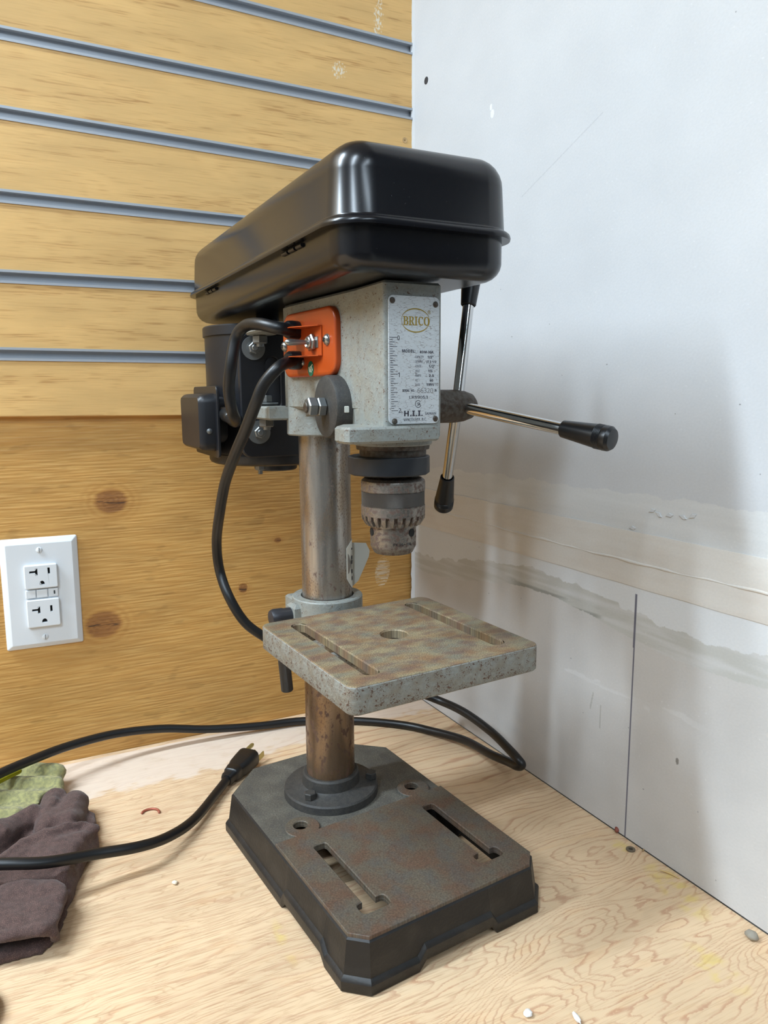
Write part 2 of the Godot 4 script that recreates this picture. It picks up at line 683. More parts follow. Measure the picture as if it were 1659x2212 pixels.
func make_bench_wood() -> void:
	# rotary-cut plywood, 0.55 mm a pixel, x from -0.58 to 0.06 along the left wall, y from 0 to 0.6 away from it
	var w := 1164
	var h := 1091
	var big := field(w, h, 458, 164, 41, 2)
	var mid := field(w, h, 131, 37, 42, 3)
	var fine := field(w, h, 60, 2.2, 43, 2)
	var low := field(w, h, 330, 200, 44, 3)
	var spot := field(w, h, 5, 4, 45, 2)
	var st := field(w, h, 63, 33, 46, 3)
	var pale := rgb(218, 188, 152)
	var im := paint(w, h, func(x: int, y: int, i: int) -> Color:
		var p := -0.58 + x * 0.00055
		var qq := y * 0.00055
		var swirl := 0.35 + 1.0 * smooth(-0.40, -0.12, p) * smooth(0.26, 0.42, qq) + 0.45 * smooth(0.40, 0.5, qq)
		var v := y * 0.050 + swirl * (big[i] * 0.032 + mid[i] * 0.0045)
		var f := v - floorf(v)
		var line := smooth(0.66, 0.95, f) * (1.0 - smooth(0.95, 1.0, f))
		var c := pale * (0.955 + 0.07 * low[i] / 255.0)
		c = c.lerp(rgb(178, 132, 104), line * (0.25 + 0.6 * mid[i] / 255.0) * (1.0 - 0.45 * smooth(-0.22, -0.36, p)))
		var v2 := y * 0.135 + big[i] * 0.05 + mid[i] * 0.012
		var f2 := v2 - floorf(v2)
		c = c.lerp(rgb(172, 132, 100), smooth(0.6, 0.95, f2) * (1.0 - smooth(0.95, 1.0, f2)) * 0.42 * smooth(-0.20, -0.34, p) * smooth(60.0, 190.0, float(st[i])))
		c = c.lerp(rgb(168, 130, 98), 0.55 * smooth(128.0, 205.0, float(fine[i])) * (1.0 - 0.5 * smooth(-0.30, -0.10, p)))
		c = c.lerp(rgb(220, 168, 118), 0.16 * smooth(165.0, 235.0, float(mid[i])))
		# pale dried compound along the back
		var cover := smooth(0.092, 0.078, qq + (st[i] - 128.0) * 0.00012 + 0.03 * smooth(-0.30, -0.12, p))
		c = c.lerp(rgb(220, 203, 190), 0.7 * cover)
		# yellow dye marks
		var yl := maxf(1.0 - Vector2((p - 0.008 + (qq - 0.45) * 0.16) / 0.016, (qq - 0.462) / 0.045).length(), 1.0 - Vector2((p + 0.036) / 0.014, (qq - 0.540) / 0.03).length())
		yl = maxf(yl, 0.6 - Vector2((p + 0.312) / 0.01, (qq - 0.375) / 0.05).length())
		yl = maxf(yl, 0.8 - Vector2((p - 0.005) / 0.014, (qq - 0.398) / 0.02).length())
		if yl > 0.0:
			c = c.lerp(rgb(216, 190, 104), minf(yl * 1.2, 0.55) * smooth(80.0, 170.0, float(st[i])))
		if st[i] > 150:
			c = c.lerp(rgb(190, 160, 128), 0.22 * smooth(150.0, 230.0, float(st[i])))
		if spot[i] > 247 and fine[i] > 120:
			c = c.lerp(rgb(96, 76, 62), 0.8)
		return c)
	M.bench = textured(im, 0.62)
	M.bench.metallic_specular = 0.35
	bump(M.bench, image_of(fine, w, h), -0.012)
	M.lumber = plain(rgb(206, 172, 124), 0.75)


func make_metals() -> void:
	var w := 400
	var h := 400
	var a := field(w, h, 5, 5, 51, 2, FastNoiseLite.TYPE_SIMPLEX_SMOOTH, true)
	var b := field(w, h, 14, 14, 52, 3, FastNoiseLite.TYPE_SIMPLEX_SMOOTH, true)
	var c0 := field(w, h, 120, 120, 53, 3, FastNoiseLite.TYPE_SIMPLEX_SMOOTH, true)
	var e := field(w, h, 40, 40, 54, 4, FastNoiseLite.TYPE_SIMPLEX_SMOOTH, true)
	# hammered grey-green machine paint with rust coming through in specks
	var im := paint(w, h, func(_x: int, _y: int, i: int) -> Color:
		var c := rgb(141, 144, 139) * (0.93 + 0.10 * b[i] / 255.0)
		c = c.lerp(rgb(138, 131, 116), 0.40 * smooth(90.0, 220.0, float(c0[i])))
		var k := 0.6 * smooth(158.0, 205.0, float(a[i])) * smooth(96.0, 180.0, float(e[i]))
		if b[i] > 192 and e[i] > 140:
			k = 0.8
		return c.lerp(rgb(84, 58, 46), k))
	M.paint = triplanar(textured(im, 0.5), 0.09)
	bump(M.paint, image_of(b, w, h), 0.022)
	# the same paint, rougher, where rust has taken more of it
	im = paint(w, h, func(_x: int, _y: int, i: int) -> Color:
		var c := rgb(142, 144, 138) * (0.90 + 0.14 * b[i] / 255.0)
		c = c.lerp(rgb(122, 112, 96), 0.5 * smooth(90.0, 220.0, float(c0[i])))
		var k := 0.7 * smooth(140.0, 195.0, float(a[i])) * smooth(70.0, 170.0, float(e[i]))
		if b[i] > 176 and e[i] > 128:
			k = 0.85
		return c.lerp(rgb(82, 56, 44), k))
	M.rough_paint = triplanar(textured(im, 0.62), 0.09)
	bump(M.rough_paint, image_of(b, w, h), 0.03)
	# black casting, dusty
	im = paint(w, h, func(_x: int, _y: int, i: int) -> Color:
		var c := rgb(21, 20, 20) * (0.85 + 0.25 * b[i] / 255.0)
		c = c.lerp(rgb(70, 63, 55), 0.26 * smooth(100.0, 230.0, float(c0[i])) + 0.24 * smooth(170.0, 215.0, float(a[i])))
		return c)
	M.casting = triplanar(textured(im, 0.5), 0.10)
	bump(M.casting, image_of(b, w, h), 0.015)
	im = paint(w, h, func(_x: int, _y: int, i: int) -> Color:
		var c := rgb(56, 54, 51) * (0.80 + 0.3 * b[i] / 255.0)
		c = c.lerp(rgb(40, 39, 40), 0.6 * smooth(100.0, 210.0, float(e[i])))
		return c.lerp(rgb(98, 94, 86), 0.4 * smooth(130.0, 220.0, float(a[i]))))
	M.dusty_casting = triplanar(textured(im, 0.62), 0.08)
	# black enamel with fine scratches and specks of dust
	im = paint(w, h, func(_x: int, _y: int, i: int) -> Color:
		var c := rgb(13, 14, 19)
		c = c.lerp(rgb(40, 38, 36), 0.10 * smooth(120.0, 230.0, float(e[i])))
		if a[i] > 232:
			c = c.lerp(rgb(110, 106, 100), 0.5)
		return c)
	M.enamel = triplanar(textured(im, 0.25), 0.16)
	# motor paint, a little flatter
	M.motor = plain(rgb(22, 23, 28), 0.42)
	# rusted bright steel for the chuck and the hubs
	im = paint(w, h, func(_x: int, _y: int, i: int) -> Color:
		var c := rgb(140, 134, 126) * (0.8 + 0.3 * b[i] / 255.0)
		c = c.lerp(rgb(84, 62, 52), smooth(128.0, 172.0, float(e[i]) * 0.75 + 0.25 * b[i]) * 0.8)
		return c.lerp(rgb(62, 44, 36), 0.45 * smooth(150.0, 210.0, float(a[i]))))
	var orm := paint(w, h, func(_x: int, _y: int, i: int) -> Color:
		var r := smooth(124.0, 172.0, float(e[i]) * 0.75 + 0.25 * b[i])
		return Color(1.0, 0.38 + 0.4 * r, 0.8 - 0.7 * r))
	M.rust_steel = triplanar(textured(im, 1.0, 1.0), 0.05)
	metal_map(M.rust_steel, orm)
	im = paint(w, h, func(_x: int, _y: int, i: int) -> Color:
		return rgb(84, 78, 70).lerp(rgb(66, 52, 42), smooth(70.0, 220.0, float(e[i]))) * (0.85 + 0.3 * b[i] / 255.0))
	M.dull_iron = triplanar(textured(im, 0.55, 0.35), 0.05)
	# the column: angle across, height up; 0.45 m tall
	w = 512
	h = 1024
	var ca := field(w, h, 5, 6, 61, 2)
	var cb := field(w, h, 26, 34, 62, 4)
	var cc := field(w, h, 90, 160, 63, 3)
	var cd := field(w, h, 20, 200, 64, 2)
	var rust := func(y: int, i: int) -> float:
		var up := 1.0 - y / 1024.0
		var lim := 196.0 - 40.0 * smooth(0.62, 0.30, up)
		return maxf(0.8 * smooth(lim, lim + 30.0, float(cb[i]) * 0.85 + ca[i] * 0.15), 0.7 * smooth(150.0, 205.0, float(ca[i])) * smooth(60.0, 190.0, float(cc[i])))
	im = paint(w, h, func(_x: int, y: int, i: int) -> Color:
		var c := rgb(166, 161, 155) * (0.86 + 0.2 * cd[i] / 255.0)
		c = c.lerp(rgb(140, 116, 86), 0.4 * smooth(130.0, 225.0, float(cc[i])))
		var up := 1.0 - y / 1024.0
		c = c.lerp(rgb(122, 90, 58), 0.55 * smooth(0.42, 0.30, up))
		return c.lerp(rgb(84, 58, 46), 0.9 * float(rust.call(y, i))))
	orm = paint(w, h, func(_x: int, y: int, i: int) -> Color:
		var r: float = rust.call(y, i)
		return Color(1.0, 0.28 + 0.45 * r, 0.85 - 0.7 * r))
	M.column = textured(im, 1.0, 1.0)
	metal_map(M.column, orm)
	# the drilling table's face: rust, oil and bare iron; 0.17 m square
	w = 640
	h = 640
	var ta := field(w, h, 4.5, 4.5, 71, 3)
	var tb := field(w, h, 190, 110, 72, 4)
	var tc := field(w, h, 120, 80, 73, 4)
	var td := field(w, h, 90, 50, 74, 4)
	im = paint(w, h, func(_x: int, _y: int, i: int) -> Color:
		var c := rgb(148, 134, 104)
		c = c.lerp(rgb(118, 116, 102), 0.85 * smooth(70.0, 230.0, float(tb[i])))
		c = c.lerp(rgb(132, 98, 70), 0.75 * smooth(60.0, 240.0, float(tc[i])))
		c = c.lerp(rgb(104, 82, 76), 0.55 * smooth(90.0, 240.0, float(td[i])))
		return c * (0.66 + 0.62 * ta[i] / 255.0))
	M.table_face = textured(im, 0.55, 0.25)
	bump(M.table_face, image_of(ta, w, h), 0.006)
	# the foot's upper face: dust behind, rust in front; 0.18 by 0.28 m
	w = 540
	h = 840
	var ba := field(w, h, 6, 6, 81, 4)
	var bb := field(w, h, 110, 110, 82, 4)
	var bc := field(w, h, 70, 90, 83, 4)
	var bd := field(w, h, 24, 24, 84, 4)
	im = paint(w, h, func(x: int, y: int, i: int) -> Color:
		var c := rgb(92, 88, 80)
		var u := x / 540.0 * 0.18 - 0.09
		var v := y / 840.0 * 0.28 - 0.084
		if v < 0.0535 and Vector2(u + 0.0565, v - 0.0440).length() > 0.0152 and Vector2(u - 0.0620, v - 0.0430).length() > 0.0152:
			c = c.lerp(rgb(112, 108, 98), 0.6 * smooth(70.0, 230.0, float(bb[i])))
			c = c.lerp(rgb(74, 72, 69), 0.4 * smooth(100.0, 220.0, float(bc[i])))
		else:
			c = rgb(98, 88, 74)
			c = c.lerp(rgb(102, 74, 57), 0.75 * smooth(80.0, 220.0, float(bb[i])))
			c = c.lerp(rgb(88, 84, 79), 0.6 * smooth(100.0, 220.0, float(bc[i])))
			c = c.lerp(rgb(86, 58, 45), 0.35 * smooth(150.0, 225.0, float(bd[i])))
		return c * (0.68 + 0.46 * ba[i] / 255.0))
	M.foot_face = textured(im, 0.6, 0.1)
	bump(M.foot_face, image_of(bd, w, h), 0.012)
	# the maker's plate: silvered film crazed into small cracks
	w = 460
	h = 960
	var pa := field(w, h, 44, 15, 91, 1, FastNoiseLite.TYPE_CELLULAR)
	var pb := field(w, h, 120, 40, 92, 3)
	im = paint(w, h, func(_x: int, _y: int, i: int) -> Color:
		var c := rgb(202, 206, 208)
		if pa[i] < 15 and pb[i] > 84:
			c = c.lerp(rgb(112, 104, 102), 0.55 * smooth(84.0, 150.0, float(pb[i])))
		return c)
	M.name_plate = textured(im, 0.42, 0.1)
	# knurling: crossed grooves
	var kn := paint(64, 64, func(x: int, y: int, _i: int) -> Color:
		var v := minf(absf(fposmod((x + y) / 16.0, 1.0) - 0.5), absf(fposmod((x - y) / 16.0, 1.0) - 0.5)) * 2.0
		return Color(v, v, v))
	M.knurl = plain(rgb(84, 80, 76), 0.45, 0.6)
	M.knurl.uv1_scale = Vector3(20, 20, 1)
	bump(M.knurl, ImageTexture.create_from_image(kn), 0.05)


func metal_map(m: StandardMaterial3D, im: Image) -> void:
	var t := ImageTexture.create_from_image(im)
	m.roughness_texture = t
	m.roughness_texture_channel = BaseMaterial3D.TEXTURE_CHANNEL_GREEN
	m.metallic_texture = t
	m.metallic_texture_channel = BaseMaterial3D.TEXTURE_CHANNEL_BLUE


func make_cloth() -> void:
	var w := 384
	var a := field(w, w, 6, 6, 101, 3, FastNoiseLite.TYPE_SIMPLEX_SMOOTH, true)
	var b := field(w, w, 40, 40, 102, 4, FastNoiseLite.TYPE_SIMPLEX_SMOOTH, true)
	var im := paint(w, w, func(_x: int, _y: int, i: int) -> Color:
		var c := rgb(74, 54, 50).lerp(rgb(124, 98, 88), smooth(120.0, 215.0, float(a[i])))
		return c * (0.84 + 0.26 * b[i] / 255.0))
	M.brown_cloth = triplanar(textured(im, 0.95), 0.055)
	bump(M.brown_cloth, image_of(a, w, w), 0.03)
	M.brown_cloth.rim_enabled = true
	M.brown_cloth.rim = 0.2
	M.brown_cloth.rim_tint = 0.6
	im = paint(w, w, func(x: int, y: int, i: int) -> Color:
		var rib := 0.5 + 0.5 * sin(x * TAU * 44.0 / w)
		var c := rgb(164, 158, 104).lerp(rgb(116, 114, 84), 0.8 * smooth(30.0, 245.0, float(b[i])))
		return c * (0.86 + 0.08 * rib + 0.14 * a[i] / 255.0 + 0.0 * y))
	M.yellow_cloth = triplanar(textured(im, 0.95), 0.05)
	bump(M.yellow_cloth, image_of(a, w, w), 0.03)
	M.yellow_cloth.rim_enabled = true
	M.yellow_cloth.rim = 0.4
	M.yellow_trim = plain(rgb(176, 170, 24), 0.95)


# ---------------------------------------------------------------- the room
func structure(called: String, label: String, category: String, at := Vector3.ZERO, turn := 0.0) -> Node3D:
	return thing(called, label, category, at, turn, "structure")


func build_room() -> void:
	var b := MB.new()
	b.box(Vector3(-1.45, FLOOR_Y - 0.05, 2.25), Vector3(3.9, 0.1, 4.9), 0.002)
	put("slab", b, plain(rgb(112, 110, 106), 0.8), structure("floor", "grey concrete workshop floor below the bench", "floor", CORNER, LEFT_TURN))
	b = MB.new()
	b.box(Vector3(-1.45, CEIL_Y + 0.05, 2.25), Vector3(3.9, 0.1, 4.9), 0.002)
	put("panel", b, plain(rgb(196, 196, 194), 0.9), structure("ceiling", "plain pale ceiling above the workshop corner", "ceiling", CORNER, LEFT_TURN))
	b = MB.new()
	b.box(Vector3(-1.45, (CEIL_Y + FLOOR_Y) / 2, 4.55), Vector3(3.9, CEIL_Y - FLOOR_Y, 0.1), 0.002)
	put("panel", b, M.white_wall, structure("wall_back", "plain wall at the far side of the room behind the camera", "wall", CORNER, LEFT_TURN))
	b = MB.new()
	b.box(Vector3(-3.25, (CEIL_Y + FLOOR_Y) / 2, 2.25), Vector3(0.1, CEIL_Y - FLOOR_Y, 4.9), 0.002)
	put("panel", b, M.white_wall, structure("wall_side", "plain wall at the left end of the slatted wood wall", "wall", CORNER, LEFT_TURN))


# the middle of each metal-lined groove at the corner end, and how much it rises towards the corner
const GROOVES := [[0.4573, -0.005], [0.5370, 0.000], [0.6093, -0.012], [0.6805, -0.0285], [0.7578, -0.020], [0.8320, -0.030], [0.9085, -0.028], [0.985, -0.028], [1.062, -0.028], [1.138, -0.028], [1.215, -0.028], [1.291, -0.028], [1.368, -0.028], [1.444, -0.028]]
const HALF_GROOVE := 0.0052


func line_at(g: Array, x: float) -> float:
	return g[0] + g[1] * maxf(x, -0.55) - 0.012 * minf(x + 0.55, 0.0)


func build_left_wall() -> void:
	var wall := structure("wall_left", "slatted oak-faced wood wall with metal-lined grooves over a plywood panel", "wall", CORNER, LEFT_TURN)
	var b := MB.new()
	b.box(Vector3(-1.6, (CEIL_Y + FLOOR_Y) / 2, -0.075), Vector3(3.3, CEIL_Y - FLOOR_Y, 0.08), 0.001)
	put("backing", b, M.white_wall, wall)
	b = MB.new()
	b.mode = 2
	b.us = Vector2(1.0 / 0.6, -1.0 / 0.415)
	b.uo = Vector2(1.0, 1.0)
	b.box(Vector3(-1.6, -0.24, -0.018), Vector3(3.26, 1.30, 0.020), 0.0)
	put("plywood_panel", b, M.plywood, wall)
	var stations := [-3.2, -0.55, 0.03]
	var edges := [[0.390, -0.0114]] + GROOVES + [[1.56, -0.02]]
	for i in edges.size() - 1:
		var rings := []
		for x in stations:
			var y0 := line_at(edges[i], x) + (HALF_GROOVE if i > 0 else 0.0)
			var y1 := line_at(edges[i + 1], x) - HALF_GROOVE
			var ring := PackedVector3Array()
			for v in [[y0, -0.008], [y0, -0.0009], [y0 + 0.0009, 0.0], [y1 - 0.0009, 0.0], [y1, -0.0009], [y1, -0.008], [y1 - 0.004, -0.012], [y0 + 0.004, -0.012]]:
				ring.append(Vector3(x, v[0], v[1]))
			rings.append(ring)
		b = MB.new()
		b.mode = 2
		b.us = Vector2(1.0 / 0.614, -1.0 / 0.564)
		b.uo = Vector2(1.0, 0.954 / 0.564)
		b.loft(rings, true, true, [], false, 0.4)
		put("plank", b, M.oak, wall)
	for g in GROOVES:
		var rings := []
		for x in stations:
			var y: float = line_at(g, x)
			var h := HALF_GROOVE
			var ring := PackedVector3Array()
			for v in [[-h - 0.0015, 0.0010], [-h + 0.0010, 0.0010], [-h + 0.0010, -0.0055], [h - 0.0010, -0.0055], [h - 0.0010, 0.0010], [h + 0.0015, 0.0010], [h + 0.0015, 0.0001], [h, 0.0], [h, -0.0070], [-h, -0.0070], [-h, 0.0], [-h - 0.0015, 0.0001]]:
				ring.append(Vector3(x, y + v[0], v[1]))
			rings.append(ring)
		b = MB.new()
		b.loft(rings, false, false, [], false, 0.4)
		put("groove_liner", b, M.aluminium, wall)
	# a screw set into the slat next to the corner
	b = MB.new()
	b.xf = along(Vector3(-0.0115, 0.7263, -0.0002), Vector3(0.0, 0.0, 1.0), Vector3(0.0, 1.0, 0.0))
	b.lathe([Vector2(0.0034, 0.0), Vector2(0.0034, 0.0006), Vector2(0.0022, 0.0006), Vector2(0.0012, 0.0002), Vector2(0.0, 0.0002)], 16)
	put("screw", b, plain(rgb(196, 160, 112), 0.6), wall)


func build_right_wall() -> void:
	var wall := structure("wall_right", "pale unpainted gypsum board wall with a taped joint and pencil line", "wall", CORNER, RIGHT_TURN)
	var b := MB.new()
	b.mode = 2
	b.us = Vector2(1.0 / 0.645, -1.0 / 0.96)
	b.uo = Vector2(0.0, 1.0)
	b.box(Vector3(0.3225, 0.48075, -0.00635), Vector3(0.645, 0.9585, 0.0127), 0.0)
	put("gypsum_board", b, M.board, wall)
	b = MB.new()
	b.box(Vector3(2.57, 0.779, -0.00635), Vector3(3.85, 1.542, 0.0127), 0.0)
	put("dark_panel", b, plain(rgb(52, 50, 48), 0.8), wall)
	b = MB.new()
	b.box(Vector3(0.3225, 1.255, -0.00635), Vector3(0.645, 0.59, 0.0127), 0.0)
	put("gypsum_board", b, M.board_plain, wall)
	b = MB.new()
	b.box(Vector3(2.2, (CEIL_Y + FLOOR_Y) / 2, -0.055), Vector3(4.6, CEIL_Y - FLOOR_Y, 0.08), 0.001)
	put("backing", b, M.white_wall, wall)
	# the joint tape stands a little proud, with one long bubble running along it
	b = MB.new()
	b.mode = 2
	b.us = Vector2(1.0 / 0.645, -1.0 / 0.96)
	b.uo = Vector2(0.0, 1.0)
	var rings := []
	for k in 65:
		var x := 0.001 + k * 0.01
		var up := 0.2940 + 0.0004 * sin(k * 1.7) + 0.0003 * sin(k * 0.63)
		var low := 0.2441 + 0.0002 * sin(k * 0.9)
		var ring := PackedVector3Array()
		for v in [[up, -0.0005], [up, 0.0008], [up - 0.003, 0.0010], [low + 0.004, 0.0009], [low, 0.0006], [low, -0.0005]]:
			ring.append(Vector3(x, v[0], v[1]))
		rings.append(ring)
	b.loft(rings, true, true, [], false, 0.5)
	put("joint_tape", b, M.board, wall)
	b = MB.new()
	b.mode = 2
	b.us = Vector2(1.0 / 0.645, -1.0 / 0.96)
	b.uo = Vector2(0.0, 1.0)
	var pts := []
	var rad := []
	for k in 44:
		var x := 0.02 + k * 0.0143
		pts.append(Vector3(x, 0.2700 - 0.004 * sin(k * 0.075) + 0.0004 * sin(k * 1.9 + 0.7 * sin(k * 0.37)) + 0.0003 * sin(k * 0.83), 0.0004))
		rad.append(0.0009 + 0.0007 * sin(k * 0.31) * sin(k * 0.31) + 0.0003 * sin(k * 2.3))
	b.tube(pts, rad, 10, 4)
	put("tape_wrinkle", b, M.board, wall)
	# the torn paper edge standing in the corner
	b = MB.new()
	rings = []
	var rng := RandomNumberGenerator.new()
	rng.seed = 5
	for k in 160:
		var y := 0.01 + k * 0.006
		var x := -0.0005 - rng.randf() * 0.0022
		var ring := PackedVector3Array()
		for v in [[0.004, 0.0], [x, 0.0022], [x - 0.001, 0.0008], [0.0, -0.001]]:
			ring.append(Vector3(v[0], y, v[1]))
		rings.append(ring)
	b.loft(rings, true, true, [], false, 0.3)
	put("torn_edge", b, M.board_plain, wall)
	b = MB.new()
	b.xf = along(Vector3(0.0311, 0.786, -0.0001), Vector3(0.0, 0.0, 1.0), Vector3(0.0, 1.0, 0.0))
	b.lathe([Vector2(0.0042, 0.0), Vector2(0.0042, 0.0004), Vector2(0.0036, 0.0005), Vector2(0.0014, 0.0002), Vector2(0.0, 0.0002)], 18)
	put("screw", b, plain(rgb(70, 74, 82), 0.5, 0.6), wall)
	# small flakes of lifted paper above the joint
	for f in [[0.402, 0.3150, 0.5], [0.409, 0.3128, -0.4], [0.4205, 0.3135, 0.3], [0.434, 0.3140, -0.2], [0.4435, 0.3160, 0.6], [0.381, 0.2965, 0.2]]:
		b = MB.new()
		b.xf = Transform3D(Basis(Vector3(1, 0, 0), Vector3(0, 0, 1), Vector3(0, -1, 0)).rotated(Vector3(0, 0, 1), f[2]), Vector3(f[0], f[1], 0.0))
		b.prism(PackedVector2Array([Vector2(-0.004, -0.0005), Vector2(0.0005, -0.0022), Vector2(0.0042, 0.0003), Vector2(0.001, 0.0016)]), -0.0002, 0.0009, 0.0003)
		put("paper_flake", b, M.board_plain, wall)


func build_bench() -> void:
	var bench := thing("workbench", "pale plywood workbench top filling the corner under the drill press", "workbench", CORNER, LEFT_TURN)
	var b := MB.new()
	b.mode = 1
	b.us = Vector2(1.0 / 0.6402, 1.0 / 0.6)
	b.uo = Vector2(0.58 / 0.6402, 0.0)
	b.prism(PackedVector2Array([Vector2(-2.0, -0.0075), Vector2(0.0, -0.0075), Vector2(0.0377, 0.72), Vector2(-2.0, 0.72)]), -0.019, 0.0, 0.0)
	put("plywood_top", b, M.bench, bench)
	b = MB.new()
	b.box(Vector3(-0.99, -0.064, 0.70), Vector3(1.98, 0.089, 0.036), 0.002)
	put("front_rail", b, M.lumber, bench)
	for x in [-1.95, -0.05]:
		for z in [0.06, 0.64]:
			b = MB.new()
			b.box(Vector3(x, (FLOOR_Y - 0.019) / 2.0, z), Vector3(0.085, -0.019 - FLOOR_Y, 0.085), 0.003)
			put("leg", b, M.lumber, bench)


func build_outlet() -> void:
	var o := thing("wall_outlet", "white two-socket wall outlet with test buttons on the plywood panel", "outlet")
	o.transform = Transform3D(Basis(Vector3.UP, LEFT_TURN), CORNER) * Transform3D(Basis(Vector3(0, 0, 1), -0.008), Vector3(-0.4590, 0.2027, -0.0080))
	var out := Transform3D(Basis(Vector3(1, 0, 0), Vector3(0, 0, 1), Vector3(0, -1, 0)), Vector3.ZERO)   # builds upright shapes lying out of the wall
	var white: Material = M.white_plastic
	var b := MB.new()
	b.xf = out
	var edge := MB.rrect(0.0775, 0.1235, 0.002, 3)
	b.loft([MB.at(edge, 0.0), MB.at(edge, 0.0012), MB.at(MB.rrect(0.0757, 0.1217, 0.0016, 3), 0.0022), MB.at(MB.rrect(0.0670, 0.1130, 0.0012, 3), 0.0056), MB.at(MB.rrect(0.0654, 0.1114, 0.0010, 3), 0.0060)], true, true, [1, 2, 3], false, 0.45)
	put("cover_plate", b, white, o)
	var slots := {
		"up": 0.0198, "down": -0.0212,
	}
	for k in slots:
		var cy: float = slots[k]
		var hgt := 0.0262 if k == "up" else 0.0310
		var off := 0.0 if k == "up" else 0.0015
		var tee := PackedVector2Array([Vector2(-0.0056, -cy - 0.0096 + off), Vector2(-0.0032, -cy - 0.0096 + off), Vector2(-0.0032, -cy - 0.0016 + off), Vector2(-0.0056, -cy - 0.0016 + off), Vector2(-0.0056, -cy - 0.0044 + off), Vector2(-0.0112, -cy - 0.0044 + off), Vector2(-0.0112, -cy - 0.0068 + off), Vector2(-0.0056, -cy - 0.0068 + off)])
		var bar := PackedVector2Array([Vector2(0.0068, -cy - 0.0094 + off), Vector2(0.0091, -cy - 0.0094 + off), Vector2(0.0091, -cy - 0.0024 + off), Vector2(0.0068, -cy - 0.0024 + off)])
		var earth := PackedVector2Array()
		for i in 9:
			earth.append(Vector2(0.0026 * cos(PI + PI * i / 8.0) + 0.0005, 0.0032 * sin(PI + PI * i / 8.0) - cy + 0.0078 + off))
		earth.append(Vector2(0.0031, -cy + 0.0090 + off))
		earth.append(Vector2(-0.0021, -cy + 0.0090 + off))
		b = MB.new()
		b.xf = out
		b.plate(MB.rrect(0.0330, hgt, 0.0018, 3, 0.0, -cy), [tee, bar, earth], 0.0055, 0.0100, 0.0009, 0.0001)
		var face := put("socket_face", b, white, o)
		b = MB.new()
		b.xf = out
		b.prism(MB.rrect(0.030, hgt - 0.004, 0.001, 2, 0.0, -cy), 0.0056, 0.0064, 0.0)
		put("contact_recess", b, M.hole, face)
	for s in [[-0.0113, 0.0100], [-0.0001, 0.0108]]:
		b = MB.new()
		b.xf = out
		b.prism(MB.rrect(s[1], 0.0088, 0.0006, 2, s[0], -0.0006), 0.0055, 0.0086, 0.0006)
		put("button", b, white, o)
	b = MB.new()
	b.xf = out
	b.prism(MB.rrect(0.0098, 0.0092, 0.0006, 2, 0.0111, -0.0006), 0.0055, 0.0080, 0.0005)
	var tab := put("indicator_panel", b, white, o)
	b = MB.new()
	b.xf = out
	b.prism(MB.rrect(0.0016, 0.0040, 0.0004, 2, 0.0122, -0.0008), 0.0079, 0.0082, 0.0001)
	put("indicator_light", b, plain(rgb(52, 62, 64), 0.3), tab)
	for s in [0.0487, -0.0492]:
		b = MB.new()
		b.xf = along(Vector3(0.0, s, 0.0060), Vector3(0, 0, 1), Vector3(0, 1, 0))
		b.lathe([Vector2(0.0033, -0.0005), Vector2(0.0032, 0.0004), Vector2(0.0022, 0.0012), Vector2(0.0, 0.0014)], 18, 0.9)
		var sc := put("screw", b, white, o)
		b = MB.new()
		b.xf = out
		b.prism(MB.rrect(0.0008, 0.0056, 0.0002, 1, 0.0, -s), 0.0070, 0.00748, 0.0)
		put("screw_slot", b, plain(rgb(120, 124, 128), 0.5), sc)


# ---------------------------------------------------------------- the drill press
func build_press() -> void:
	press = thing("drill_press", "old black and grey bench drill press with orange switch plate", "drill press", COLUMN_AT)
	build_foot()
	build_column()
	build_table()
	build_casting()
	build_name_plate()
	build_switch()
	build_guard()
	build_motor()
	build_feed()
	build_chuck()
	build_cords()


func foot_outline() -> Array:
	var w := 0.088
	var f := 0.1918
	var r := -0.0809
	var cf := 0.012
	var cb := 0.0355
	# u, v, 1 where a foot stands
	return [[-w + cf, f, 1], [-0.0375, f, 1], [-0.0315, f, 0], [0.0310, f, 0], [0.0365, f, 1], [w - cf, f, 1], [w, f - cf, 1], [w, 0.1570, 1], [w, 0.1500, 0], [w, 0.0860, 0], [w, 0.0800, 1], [w, r + cb, 1], [w - cb, r, 1], [w - cb - 0.012, r, 1], [w - cb - 0.017, r, 0], [-w + cb + 0.017, r, 0], [-w + cb + 0.012, r, 1], [-w + cb, r, 1], [-w, r + cb, 1], [-w, 0.0800, 1], [-w, 0.0860, 0], [-w, 0.1500, 0], [-w, 0.1570, 1], [-w, f - cf, 1]]


